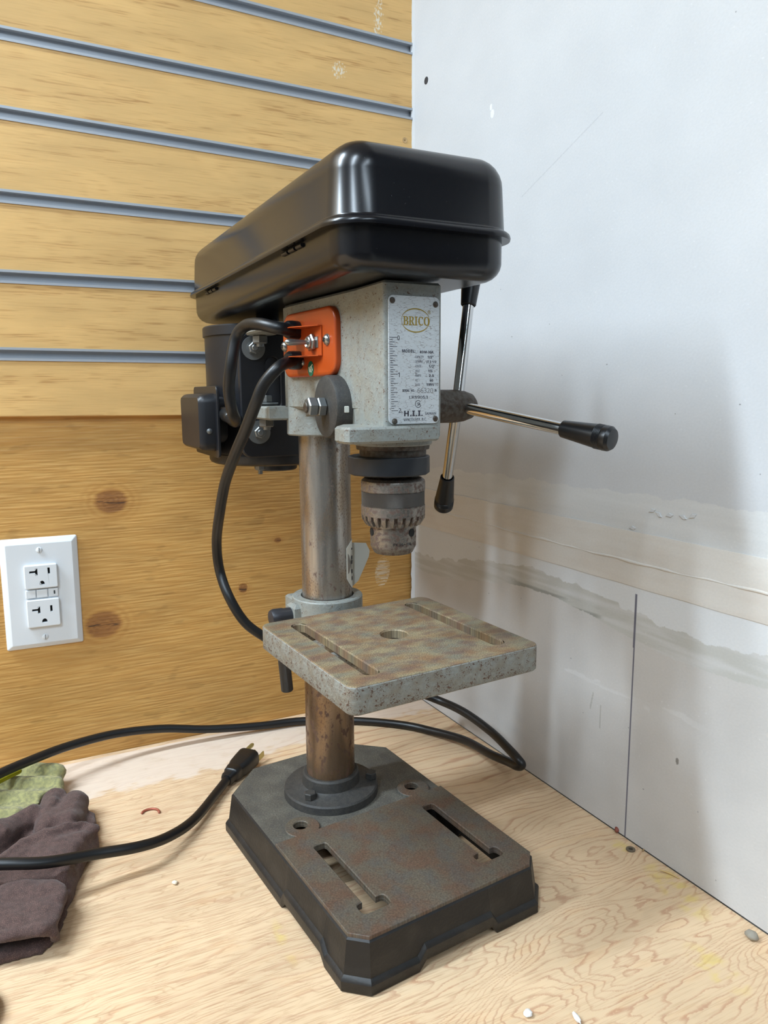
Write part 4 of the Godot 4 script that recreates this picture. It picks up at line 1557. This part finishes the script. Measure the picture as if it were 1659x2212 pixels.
	b.tube([Vector3(-0.0640, 0.3985, 0.052), Vector3(-0.0640, 0.3975, 0.066), Vector3(-0.0655, 0.3960, 0.078)], [0.0068, 0.0072, 0.0058], 16, 5)
	b.tube([Vector3(-0.0560, 0.3930, 0.054), Vector3(-0.0575, 0.3925, 0.068), Vector3(-0.0610, 0.3915, 0.080)], [0.0068, 0.0068, 0.0054], 16, 5)
	put("strain_relief", b, M.rubber, motor)
	bx.set_meta("label", "dusty black connection box on the motor's side")


func build_feed() -> void:
	# the return spring's cap on the left, the three-armed hand feed on the right, both on the pinion shaft
	var b := MB.new()
	b.xf = along(Vector3(-0.0240, 0.4072, 0.0895), Vector3(-1, 0, 0), Vector3(0, 1, 0))
	b.lathe([Vector2(0.0240, -0.002), Vector2(0.0238, 0.0095), Vector2(0.0230, 0.0110), Vector2(0.0214, 0.0118), Vector2(0.0, 0.0118)], 48, 0.6)
	var cap := put("spring_cap", b, M.dusty_casting, press, HEAD_TURN)
	cap.set_meta("label", "round black cap over the return spring")
	for k in [[0.0120, 0.0186, 0.1], [0.0190, 0.0262, 0.16]]:
		b = MB.new()
		b.xf = along(Vector3(-0.0240, 0.4072, 0.0895), Vector3(-1, 0, 0), Vector3(0, 1, 0)) * Transform3D(Basis(Vector3.UP, k[2]), Vector3.ZERO)
		b.hexagon(0.0132, k[0], k[1], 0.0009)
		put("hex_nut", b, M.zinc, cap)
	b = MB.new()
	b.xf = along(Vector3(-0.0240, 0.4072, 0.0895), Vector3(-1, 0, 0), Vector3(0, 1, 0))
	b.lathe([Vector2(0.0, 0.0250), Vector2(0.0040, 0.0250), Vector2(0.0040, 0.0272), Vector2(0.0034, 0.0278), Vector2(0.0, 0.0278)], 18)
	put("shaft_end", b, M.dull_iron, cap)
	b = MB.new()
	b.box(Vector3(-0.0282, 0.4055, 0.1126), Vector3(0.0034, 0.0048, 0.0034), 0.0004)
	put("stop_tab", b, plain(rgb(206, 206, 196), 0.5), cap)
	b = MB.new()
	b.xf = along(Vector3(0.0, 0.4060, 0.0895), Vector3(1, 0, 0), Vector3(0, 1, 0))
	b.lathe([Vector2(0.0, 0.020), Vector2(0.0126, 0.020), Vector2(0.0136, 0.0235), Vector2(0.0136, 0.0800), Vector2(0.0128, 0.0880), Vector2(0.0105, 0.0955), Vector2(0.0070, 0.0990), Vector2(0.0, 0.0995)], 40, 0.5)
	var hub := put("feed_hub", b, M.dull_iron, press, HEAD_TURN)
	hub.set_meta("label", "rusty hub of the hand feed")
	var h0 := Vector3(0.0830, 0.4060, 0.0895)
	for tip in [Vector3(0.1250, 0.3840, 0.2260), Vector3(0.1120, 0.3087, 0.0208), Vector3(0.1080, 0.5290, 0.0740)]:
		var d: Vector3 = tip - h0
		var l := d.length()
		b = MB.new()
		b.xf = along(h0, d)
		b.lathe([Vector2(0.0, 0.006), Vector2(0.0047, 0.006), Vector2(0.0047, l - 0.020), Vector2(0.0, l - 0.020)], 28)
		put("lever_rod", b, M.chrome, hub)
		b = MB.new()
		b.xf = along(h0, d)
		var s := l - 0.0415
		var prof := [Vector2(0.0049, s + 0.003), Vector2(0.0056, s), Vector2(0.0064, s + 0.0008), Vector2(0.0088, s + 0.0290)]
		for k in 5:
			prof.append(Vector2(0.0091, s + 0.0292 + k * 0.0011))
			prof.append(Vector2(0.0087, s + 0.0297 + k * 0.0011))
		prof.append_array([Vector2(0.0092, s + 0.0352), Vector2(0.0090, s + 0.0390), Vector2(0.0074, s + 0.0413), Vector2(0.0040, s + 0.0420), Vector2(0.0, s + 0.0421)])
		b.lathe(prof, 36, 0.55)
		put("lever_knob", b, M.black_plastic, hub)


func build_chuck() -> void:
	var c := Vector3(0.0, 0.0, 0.1328).rotated(Vector3.UP, HEAD_TURN)
	var b := MB.new()
	b.lathe([Vector2(0.0, 0.3700), Vector2(0.0240, 0.3700), Vector2(0.0246, 0.3708), Vector2(0.0246, 0.3764), Vector2(0.0268, 0.3768), Vector2(0.0272, 0.3800), Vector2(0.0, 0.3800)], 44)
	put("quill", b, M.dull_iron, press, HEAD_TURN, c)
	b = MB.new()
	b.lathe([Vector2(0.010, 0.3588), Vector2(0.0296, 0.3588), Vector2(0.0302, 0.3596), Vector2(0.0302, 0.3712), Vector2(0.0296, 0.3720), Vector2(0.0200, 0.3722)], 12, 0.3)
	put("stop_collar", b, plain(rgb(25, 28, 33), 0.48), press, HEAD_TURN + 0.1, c + Vector3(-0.003, 0, 0.0012))
	b = MB.new()
	b.lathe([Vector2(0.0, 0.3562), Vector2(0.0190, 0.3562), Vector2(0.0215, 0.3556), Vector2(0.0234, 0.3538), Vector2(0.0238, 0.3525), Vector2(0.0238, 0.3464), Vector2(0.0232, 0.3462), Vector2(0.0232, 0.3354), Vector2(0.0238, 0.3352), Vector2(0.0238, 0.3285), Vector2(0.0200, 0.3262), Vector2(0.0188, 0.3200), Vector2(0.0, 0.3200)], 56)
	var sleeve := put("chuck_sleeve", b, M.rust_steel, press, HEAD_TURN, c)
	sleeve.set_meta("label", "rust-stained sleeve of the drill chuck")
	b = MB.new()
	b.lathe([Vector2(0.0, 0.3588), Vector2(0.0120, 0.3588), Vector2(0.0120, 0.3560)], 24)
	put("spindle", b, M.dull_iron, sleeve)
	b = MB.new()
	b.mode = 3
	b.us = Vector2(3.0 / TAU, 20.0)
	b.lathe([Vector2(0.0228, 0.3356), Vector2(0.0235, 0.3358), Vector2(0.0235, 0.3458), Vector2(0.0228, 0.3460)], 56)
	put("knurled_band", b, M.knurl, sleeve)
	b = MB.new()
	for k in 24:
		var a := TAU * k / 24
		b.xf = Transform3D(Basis(Vector3.UP, a), Vector3.ZERO)
		# a tooth: wide above, narrow below
		var rings := []
		for r in [[0.0286 + 0.3, 0.0238, 0.0024], [0.0255 + 0.3, 0.0234, 0.0021], [0.0208 + 0.3, 0.0205, 0.0011]]:
			var y: float = r[0]
			var z: float = r[1]
			var hw: float = r[2]
			rings.append(PackedVector3Array([Vector3(-hw, y, z - 0.004), Vector3(hw, y, z - 0.004), Vector3(hw * 0.8, y, z), Vector3(-hw * 0.8, y, z)]))
		b.loft(rings, true, true, [], false, 0.5)
	put("gear_teeth", b, M.rust_steel, sleeve)
	b = MB.new()
	b.lathe([Vector2(0.0, 0.3230), Vector2(0.0172, 0.3230), Vector2(0.0172, 0.3048), Vector2(0.0166, 0.3036), Vector2(0.0146, 0.2998), Vector2(0.0138, 0.2992), Vector2(0.0070, 0.2988), Vector2(0.0064, 0.2976), Vector2(0.0, 0.2976)], 48)
	var body := put("chuck_body", b, M.rust_steel, press, HEAD_TURN, c)
	for k in 3:
		var a := TAU * k / 3.0 + 0.43
		b = MB.new()
		b.xf = along(Vector3(0.0167 * sin(a), 0.3158, 0.0167 * cos(a)), Vector3(sin(a), 0, cos(a)), Vector3(0, 1, 0))
		b.lathe([Vector2(0.0031, 0.0), Vector2(0.0031, 0.00075), Vector2(0.0026, 0.0007), Vector2(0.0, 0.0006)], 20)
		put("key_hole", b, M.hole, body)
	var word := "PKJ6-13L"
	for k in word.length():
		var a := -0.55 - 0.44 + k * 0.115 + 0.55
		printed(body, word[k], Vector3(0.01722 * sin(a), 0.3078, 0.01722 * cos(a)), 0.0015 if word[k] != "1" else 0.0008, 0.0019 if word[k] != "-" else 0.0004, M.hole, false, false, Basis(Vector3.UP, a), 0.0002)


func build_cords() -> void:
	var hd := func(u: float, h: float, v: float) -> Vector3:
		return Vector3(u * cos(HEAD_TURN) + v * sin(HEAD_TURN), h, -u * sin(HEAD_TURN) + v * cos(HEAD_TURN))
	var b := MB.new()
	var pts := [hd.call(-0.0395, 0.4440, 0.0390), hd.call(-0.0480, 0.4420, 0.0440), hd.call(-0.060, 0.4371, 0.0541), hd.call(-0.070, 0.4247, 0.0489), hd.call(-0.075, 0.4103, 0.0428), hd.call(-0.080, 0.3880, 0.0275), hd.call(-0.084, 0.3683, 0.0100), hd.call(-0.085, 0.3415, -0.0226), hd.call(-0.084, 0.3087, -0.0520), hd.call(-0.080, 0.2762, -0.0841), hd.call(-0.075, 0.2450, -0.0982), hd.call(-0.070, 0.2193, -0.0843), Vector3(-0.0855, 0.1931, -0.0437), Vector3(-0.0664, 0.1750, -0.0500), Vector3(-0.0520, 0.1600, -0.0640), Vector3(-0.0319, 0.1400, -0.0915), Vector3(0.0055, 0.1150, -0.1260), Vector3(0.0573, 0.0780, -0.1700), Vector3(0.1109, 0.0500, -0.1889), Vector3(0.1438, 0.0480, -0.1544), Vector3(0.1705, 0.0430, -0.1126), Vector3(0.1846, 0.0395, -0.0790), Vector3(0.1925, 0.0360, -0.0604), Vector3(0.1950, 0.0320, -0.0575), Vector3(0.1915, 0.0280, -0.0630), Vector3(0.1846, 0.0240, -0.0804), Vector3(0.1705, 0.0185, -0.1068), Vector3(0.1461, 0.0110, -0.1567), Vector3(0.1116, 0.0065, -0.1896), Vector3(0.0747, 0.0050, -0.2113), Vector3(0.0160, 0.0050, -0.2242), Vector3(-0.0517, 0.0060, -0.2231), Vector3(-0.1046, 0.0080, -0.2052), Vector3(-0.1626, 0.0150, -0.1824), Vector3(-0.2114, 0.0270, -0.1593), Vector3(-0.2561, 0.0340, -0.1323), Vector3(-0.2935, 0.0380, -0.0957), Vector3(-0.3187, 0.0420, -0.0535), Vector3(-0.3360, 0.0450, -0.0154), Vector3(-0.3560, 0.0440, 0.0350), Vector3(-0.3500, 0.0440, 0.0900), Vector3(-0.3080, 0.0450, 0.1230), Vector3(-0.2591, 0.0440, 0.1193), Vector3(-0.2268, 0.0380, 0.1088), Vector3(-0.1978, 0.0300, 0.0868), Vector3(-0.1651, 0.0240, 0.0671), Vector3(-0.1468, 0.0160, 0.0398), Vector3(-0.1331, 0.0100, 0.0026), Vector3(-0.1229, 0.0075, -0.0522), Vector3(-0.1175, 0.0085, -0.0760)]
	b.tube(pts, 0.0048, 14, 7)
	var cord := put("power_cord", b, M.rubber, press)
	cord.set_meta("label", "thick black rubber power cord")
	# the moulded plug and its prongs
	var q0 := Vector3(-0.1185, 0.0085, -0.0740)
	var q1 := Vector3(-0.0970, 0.0120, -0.1330)
	var dir := (q1 - q0).normalized()
	var fr := along(q0, dir, Vector3(0, 1, 0))
	b = MB.new()
	b.xf = fr
	var rings := []
	for s in [[0.0, 0.0115, 0.0115], [0.003, 0.0140, 0.0130], [0.009, 0.0135, 0.0125], [0.0105, 0.0175, 0.0150], [0.0180, 0.0200, 0.0165], [0.0190, 0.0180, 0.0160], [0.0260, 0.0230, 0.0170], [0.0360, 0.0250, 0.0175], [0.0480, 0.0255, 0.0195], [0.0500, 0.0240, 0.0185]]:
		rings.append(MB.at(MB.rrect(s[1], s[2], minf(s[1], s[2]) * 0.34, 4), s[0]))
	b.loft(rings, true, true, [3, 5], false, 0.9)
	put("plug", b, M.rubber, cord)
	var brass := plain(rgb(186, 176, 120), 0.35, 0.8)
	b = MB.new()
	b.xf = fr
	b.xf.origin += fr.basis.x * -0.006 + fr.basis.z * 0.004
	b.lathe([Vector2(0.0024, 0.049), Vector2(0.0024, 0.066), Vector2(0.0014, 0.0685), Vector2(0.0, 0.069)], 16)
	put("plug_prong", b, brass, cord)
	for s in [-0.0015, 0.0095]:
		b = MB.new()
		b.xf = fr * Transform3D(Basis.IDENTITY, Vector3(s, 0.0, -0.003))
		b.box(Vector3(0.0, 0.0570, 0.0), Vector3(0.0015, 0.016, 0.0060), 0.0004)
		put("plug_prong", b, brass, cord)
	b = MB.new()
	b.tube([hd.call(-0.0395, 0.4670, 0.0370), hd.call(-0.0480, 0.4680, 0.0410), hd.call(-0.056, 0.4690, 0.0400), hd.call(-0.065, 0.4727, 0.0263), hd.call(-0.070, 0.4728, 0.0043), hd.call(-0.075, 0.4637, -0.0070), hd.call(-0.080, 0.4408, -0.0080), hd.call(-0.081, 0.4217, -0.0140), hd.call(-0.078, 0.4040, -0.0180), hd.call(-0.0720, 0.3950, -0.0300), hd.call(-0.0680, 0.3935, -0.0500), hd.call(-0.0655, 0.3950, -0.0740)], 0.0050, 14, 8)
	put("motor_cord", b, M.rubber, press).set_meta("label", "black cord looping from the switch to the motor")


# ---------------------------------------------------------------- gloves: one soft surface each, meshed from a distance field
static func seg_dist(p: Vector3, a: Vector3, b: Vector3) -> float:
	var d := b - a
	return p.distance_to(a + d * clampf((p - a).dot(d) / d.length_squared(), 0.0, 1.0))


static func poly_dist(p: Vector2, poly: PackedVector2Array) -> float:
	var best := 1e9
	var inside := false
	var n := poly.size()
	var j := n - 1
	for i in n:
		var a := poly[i]
		var b := poly[j]
		var e := b - a
		var w := p - a
		best = minf(best, (w - e * clampf(w.dot(e) / e.length_squared(), 0.0, 1.0)).length_squared())
		if (a.y > p.y) != (b.y > p.y) and p.x < (b.x - a.x) * (p.y - a.y) / (b.y - a.y) + a.x:
			inside = not inside
		j = i
	return -sqrt(best) if inside else sqrt(best)


static func slab(p: Vector3, poly: PackedVector2Array, y0: float, y1: float, r: float) -> float:
	var d := poly_dist(Vector2(p.x, p.z), poly) + r
	var e := absf(p.y - (y0 + y1) / 2.0) - (y1 - y0) / 2.0 + r
	return minf(maxf(d, e), 0.0) + Vector2(maxf(d, 0.0), maxf(e, 0.0)).length() - r


static func smin(a: float, b: float, k: float) -> float:
	var h := maxf(k - absf(a - b), 0.0) / k
	return minf(a, b) - h * h * k * 0.25


func soft_mesh(lo: Vector3, hi: Vector3, cell: float, f: Callable) -> MB:
	var nx := int((hi.x - lo.x) / cell) + 1
	var ny := int((hi.y - lo.y) / cell) + 1
	var nz := int((hi.z - lo.z) / cell) + 1
	var v := PackedFloat32Array()
	v.resize(nx * ny * nz)
	for z in nz:
		for y in ny:
			for x in nx:
				v[(z * ny + y) * nx + x] = f.call(lo + Vector3(x, y, z) * cell)
	var at := {}
	var offs := [Vector3i(0, 0, 0), Vector3i(1, 0, 0), Vector3i(0, 1, 0), Vector3i(1, 1, 0), Vector3i(0, 0, 1), Vector3i(1, 0, 1), Vector3i(0, 1, 1), Vector3i(1, 1, 1)]
	var pairs := [[0, 1], [2, 3], [4, 5], [6, 7], [0, 2], [1, 3], [4, 6], [5, 7], [0, 4], [1, 5], [2, 6], [3, 7]]
	for z in nz - 1:
		for y in ny - 1:
			for x in nx - 1:
				var c := []
				var neg := 0
				for o in offs:
					var d := v[((z + o.z) * ny + y + o.y) * nx + x + o.x]
					c.append(d)
					if d < 0.0:
						neg += 1
				if neg == 0 or neg == 8:
					continue
				var sum := Vector3.ZERO
				var n := 0
				for e in pairs:
					var d0: float = c[e[0]]
					var d1: float = c[e[1]]
					if (d0 < 0.0) != (d1 < 0.0):
						sum += Vector3(offs[e[0]]).lerp(Vector3(offs[e[1]]), d0 / (d0 - d1))
						n += 1
				at[Vector3i(x, y, z)] = lo + (Vector3(x, y, z) + sum / n) * cell
	var b := MB.new()
	for z in range(1, nz - 1):
		for y in range(1, ny - 1):
			for x in range(1, nx - 1):
				var s0 := v[(z * ny + y) * nx + x]
				for ax in 3:
					var st: int = [1, nx, nx * ny][ax]
					var s1 := v[(z * ny + y) * nx + x + st]
					if (s0 < 0.0) == (s1 < 0.0):
						continue
					var e1: Vector3i = [Vector3i(0, 1, 0), Vector3i(0, 0, 1), Vector3i(1, 0, 0)][ax]
					var e2: Vector3i = [Vector3i(0, 0, 1), Vector3i(1, 0, 0), Vector3i(0, 1, 0)][ax]
					var k := Vector3i(x, y, z)
					if not (at.has(k) and at.has(k - e1) and at.has(k - e2) and at.has(k - e1 - e2)):
						continue
					if s0 < 0.0:
						b.q(at[k - e1 - e2], at[k - e2], at[k], at[k - e1], 1)
					else:
						b.q(at[k - e1 - e2], at[k - e1], at[k], at[k - e2], 1)
	b.emit(false)
	return b


func build_gloves() -> void:
	var crease := FastNoiseLite.new()
	crease.seed = 9
	crease.frequency = 38.0
	crease.fractal_octaves = 2
	var low := PackedVector2Array([Vector2(-0.252, -0.016), Vector2(-0.233, -0.008), Vector2(-0.222, 0.017), Vector2(-0.214, 0.034), Vector2(-0.217, 0.064), Vector2(-0.213, 0.089), Vector2(-0.208, 0.109), Vector2(-0.204, 0.130), Vector2(-0.201, 0.150), Vector2(-0.207, 0.166), Vector2(-0.233, 0.176), Vector2(-0.300, 0.182), Vector2(-0.325, 0.120), Vector2(-0.325, 0.050), Vector2(-0.300, 0.010)])
	var upper := PackedVector2Array([Vector2(-0.300, 0.110), Vector2(-0.278, 0.086), Vector2(-0.270, 0.062), Vector2(-0.256, 0.047), Vector2(-0.242, 0.039), Vector2(-0.228, 0.032), Vector2(-0.216, 0.032), Vector2(-0.220, 0.062), Vector2(-0.216, 0.088), Vector2(-0.213, 0.104), Vector2(-0.240, 0.112), Vector2(-0.300, 0.130)])
	var cuff := PackedVector2Array([Vector2(-0.310, 0.128), Vector2(-0.262, 0.124), Vector2(-0.254, 0.116), Vector2(-0.233, 0.113), Vector2(-0.216, 0.114), Vector2(-0.206, 0.121), Vector2(-0.200, 0.133), Vector2(-0.196, 0.160), Vector2(-0.203, 0.170), Vector2(-0.229, 0.178), Vector2(-0.300, 0.186)])
	var ridge := [Vector3(-0.282, 0.0225, 0.090), Vector3(-0.269, 0.0255, 0.063), Vector3(-0.256, 0.0260, 0.049), Vector3(-0.241, 0.0260, 0.041), Vector3(-0.227, 0.0240, 0.034), Vector3(-0.217, 0.0205, 0.033)]
	var hem := [Vector3(-0.300, 0.024, 0.185), Vector3(-0.229, 0.025, 0.177), Vector3(-0.206, 0.023, 0.169), Vector3(-0.199, 0.017, 0.163), Vector3(-0.200, 0.008, 0.158)]
	var brown := func(p: Vector3) -> float:
		var w := p + Vector3(1, 1, 1) * crease.get_noise_3dv(p) * 0.0034
		var d := slab(w, low, -0.004, 0.014 if p.z < 0.118 else 0.0065, 0.005)
		d = smin(d, slab(w, upper, 0.008, 0.027 - (p.z - 0.03) * 0.05, 0.006), 0.004)
		d = smin(d, seg_dist(w, Vector3(-0.279, 0.016, -0.022), Vector3(-0.262, 0.018, 0.030)) - 0.0125, 0.003)
		d = smin(d, seg_dist(w, Vector3(-0.257, 0.016, -0.014), Vector3(-0.246, 0.018, 0.026)) - 0.0140, 0.003)
		d = smin(d, seg_dist(w, Vector3(-0.284, 0.020, 0.010), Vector3(-0.300, 0.022, 0.046)) - 0.0105, 0.003)
		d = smin(d, seg_dist(w, Vector3(-0.300, 0.022, 0.046), Vector3(-0.318, 0.020, 0.090)) - 0.0135, 0.008)
		d = smin(d, slab(w, cuff, 0.0185, 0.0275 - (p.z - 0.15) * 0.04, 0.0042), 0.003)
		for i in ridge.size() - 1:
			d = smin(d, seg_dist(w, ridge[i], ridge[i + 1]) - 0.0042, 0.003)
		for i in hem.size() - 1:
			d = smin(d, seg_dist(w, hem[i], hem[i + 1]) - 0.0034, 0.003)
		for i in ridge.size() - 1:
			d = -smin(-d, seg_dist(w, ridge[i] + Vector3(0.001, 0.0035, 0.0085), ridge[i + 1] + Vector3(0.001, 0.0035, 0.0085)) - 0.0034, 0.003)
		d = -smin(-d, seg_dist(w, Vector3(-0.262, 0.0305, 0.088), Vector3(-0.226, 0.0270, 0.083)) - 0.0028, 0.004)
		d = -smin(-d, seg_dist(w, Vector3(-0.2665, 0.0310, 0.018), Vector3(-0.2655, 0.0285, -0.016)) - 0.0036, 0.003)
		# the cord's groove between the folded cuff and the palm
		d = -smin(-d, seg_dist(p, Vector3(-0.330, 0.0400, 0.128), Vector3(-0.226, 0.0365, 0.1085)) - 0.0052, 0.004)
		return maxf(d, 0.0002 - p.y)
	var b := soft_mesh(Vector3(-0.335, -0.004, -0.045), Vector3(-0.186, 0.046, 0.196), 0.0026, brown)
	var g := thing("work_glove", "brown fuzzy cloth work glove folded under the black cord", "glove", COLUMN_AT, 0.0, "", "")
	put("glove_body", b, M.brown_cloth, g)
	var yl := PackedVector2Array([Vector2(-0.352, -0.030), Vector2(-0.342, -0.082), Vector2(-0.318, -0.088), Vector2(-0.300, -0.082), Vector2(-0.288, -0.064), Vector2(-0.279, -0.042), Vector2(-0.272, -0.020), Vector2(-0.288, 0.010), Vector2(-0.312, 0.036), Vector2(-0.360, 0.046), Vector2(-0.370, 0.000)])
	var folds := [[Vector3(-0.340, 0.022, -0.074), Vector3(-0.296, 0.021, -0.071), 0.0085], [Vector3(-0.345, 0.024, -0.044), Vector3(-0.290, 0.019, -0.050), 0.0075], [Vector3(-0.350, 0.024, -0.016), Vector3(-0.284, 0.016, -0.026), 0.0080], [Vector3(-0.350, 0.022, 0.014), Vector3(-0.305, 0.018, 0.008), 0.0085]]
	var yellow := func(p: Vector3) -> float:
		var w := p + Vector3(1, 1, 1) * crease.get_noise_3dv(p * 0.9) * 0.0026
		var d := slab(w, yl, -0.004, 0.021, 0.007)
		for f in folds:
			d = smin(d, seg_dist(w, f[0], f[1]) - f[2], 0.004)
		d = -smin(-d, seg_dist(w, Vector3(-0.318, 0.0340, -0.034), Vector3(-0.290, 0.0285, -0.040)) - 0.0042, 0.003)
		if d < 0.005:
			d = maxf(d, 0.0012 - float(brown.call(p)))
		return maxf(d, 0.0002 - p.y)
	b = soft_mesh(Vector3(-0.380, -0.004, -0.100), Vector3(-0.262, 0.044, 0.058), 0.003, yellow)
	g = thing("knit_glove", "dirty yellow-green knit glove behind the brown glove by the wall", "glove", COLUMN_AT)
	put("glove_body", b, M.yellow_cloth, g)
	b = MB.new()
	b.tube([Vector3(-0.349, 0.031, -0.004), Vector3(-0.341, 0.0335, -0.022), Vector3(-0.334, 0.0335, -0.038), Vector3(-0.328, 0.0320, -0.052)], [0.0030, 0.0034, 0.0034, 0.0028], 10, 8)
	put("stitched_trim", b, M.yellow_trim, g)


func build_debris() -> void:
	var b := MB.new()
	var pts := []
	for k in 9:
		var a := PI * 0.05 + PI * 0.95 * k / 8.0
		pts.append(Vector3(0.0085 * cos(a), 0.0014, -0.0075 * sin(a) + 0.003))
	b.tube(pts, 0.0012, 10, 3)
	var o := put("copper_wire", b, plain(rgb(168, 96, 76), 0.5, 0.4), self, 0.0, COLUMN_AT + Vector3(-0.1844, 0.0, -0.0265))
	o.set_meta("label", "small bent bit of copper wire lying alone on the bench")
	o.set_meta("category", "wire")
	b = MB.new()
	b.tube([Vector3(-0.003, 0.003, 0.001), Vector3(0.0, 0.0034, -0.001), Vector3(0.003, 0.003, 0.0)], [0.0022, 0.0028, 0.0022], 12, 4)
	o = put("pellet", b, plain(rgb(132, 70, 56), 0.6), self, 0.3, COLUMN_AT + Vector3(0.276, 0.0, 0.0126))
	o.set_meta("label", "tiny reddish brown pellet against the foot of the gypsum wall")
	o.set_meta("category", "scrap")
	b = MB.new()
	b.lathe([Vector2(0.0020, 0.0002), Vector2(0.0042, 0.0002), Vector2(0.0042, 0.0012), Vector2(0.0020, 0.0012), Vector2(0.0020, 0.0002)], 20)
	o = put("washer", b, plain(rgb(120, 108, 92), 0.5, 0.5), self, 0.0, COLUMN_AT + Vector3(0.278, 0.0, 0.0410))
	o.set_meta("label", "small dull washer on the bench near the gypsum wall")
	o.set_meta("category", "washer")
	for s in [[0.2900, 0.0365, 0.5, 0.016, "pale wood splinter standing up beside the small washer"], [0.2880, 0.0440, 0.9, 0.020, "longer tan wood splinter lying flat beside the small washer"], [0.3060, 0.0830, 2.5, 0.016, "thin dark wood splinter on the bench in front of the gypsum wall"]]:
		b = MB.new()
		var up := 0.010 if s[4].begins_with("pale") else 0.0016
		b.tube([Vector3(0, 0.0010, 0), Vector3(s[3] * 0.5, 0.0014 + up * 0.4, 0.001), Vector3(s[3], 0.0012 + up, -0.001)], [0.0006, 0.0009, 0.0004], 8, 3)
		o = put("wood_splinter", b, plain(rgb(196, 166, 112) if s[3] < 0.019 else rgb(150, 122, 82), 0.8), self, s[2], COLUMN_AT + Vector3(s[0], 0.0, s[1]))
		o.set_meta("label", s[4])
		o.set_meta("category", "splinter")
		o.set_meta("group", "wood splinters by the gypsum wall")
	var rng := RandomNumberGenerator.new()
	rng.seed = 3
	for s in [[0.3340, 0.1538, 0.0052, rgb(150, 142, 128), "crumb", "crumbly grey lump near the right end of the bench"], [0.1483, 0.2234, 0.0032, rgb(236, 232, 226), "chip", "round white chip at the front of the bench, nearer the drill press"], [0.1801, 0.2278, 0.0034, rgb(236, 232, 226), "chip", "long white chip at the front of the bench, farther right"], [-0.1297, 0.0846, 0.0026, rgb(232, 216, 190), "chip", "small pale chip on the bench left of the drill press"]]:
		b = MB.new()
		var rings := []
		for k in 5:
			var a := PI * (k + 0.15) / 4.3
			var ring := PackedVector3Array()
			for j in 10:
				var r: float = s[2] * sin(a) * (0.75 + 0.5 * rng.randf())
				ring.append(Vector3(r * cos(TAU * j / 10) * (1.0 if not s[5].begins_with("long") else 0.55), s[2] * 0.6 * (1.0 - cos(a)) + 0.0001, r * sin(TAU * j / 10) * (1.0 if not s[5].begins_with("long") else 1.5)))
			rings.append(ring)
		b.loft(rings, true, true, [], false, 2.0)
		o = put(s[4], b, plain(s[3], 0.85), self, 0.4, COLUMN_AT + Vector3(s[0], 0.0, s[1]))
		o.set_meta("label", s[5])
		o.set_meta("category", s[4])
		if s[4] == "chip":
			o.set_meta("group", "pale chips on the bench")
	b = MB.new()
	pts = []
	for k in 25:
		var a := TAU * k / 22.0
		pts.append(Vector3(0.026 * cos(a), 0.0035 + 0.004 * k / 24.0, 0.026 * sin(a)))
	b.tube(pts, 0.0032, 12, 3)
	o = put("cable_loop", b, plain(rgb(70, 72, 84), 0.3, 0.2), self, 0.0, COLUMN_AT + Vector3(-0.2390, 0.0, 0.2290))
	o.set_meta("label", "loop of dark shiny cable at the lower left edge of the bench")
	o.set_meta("category", "cable")
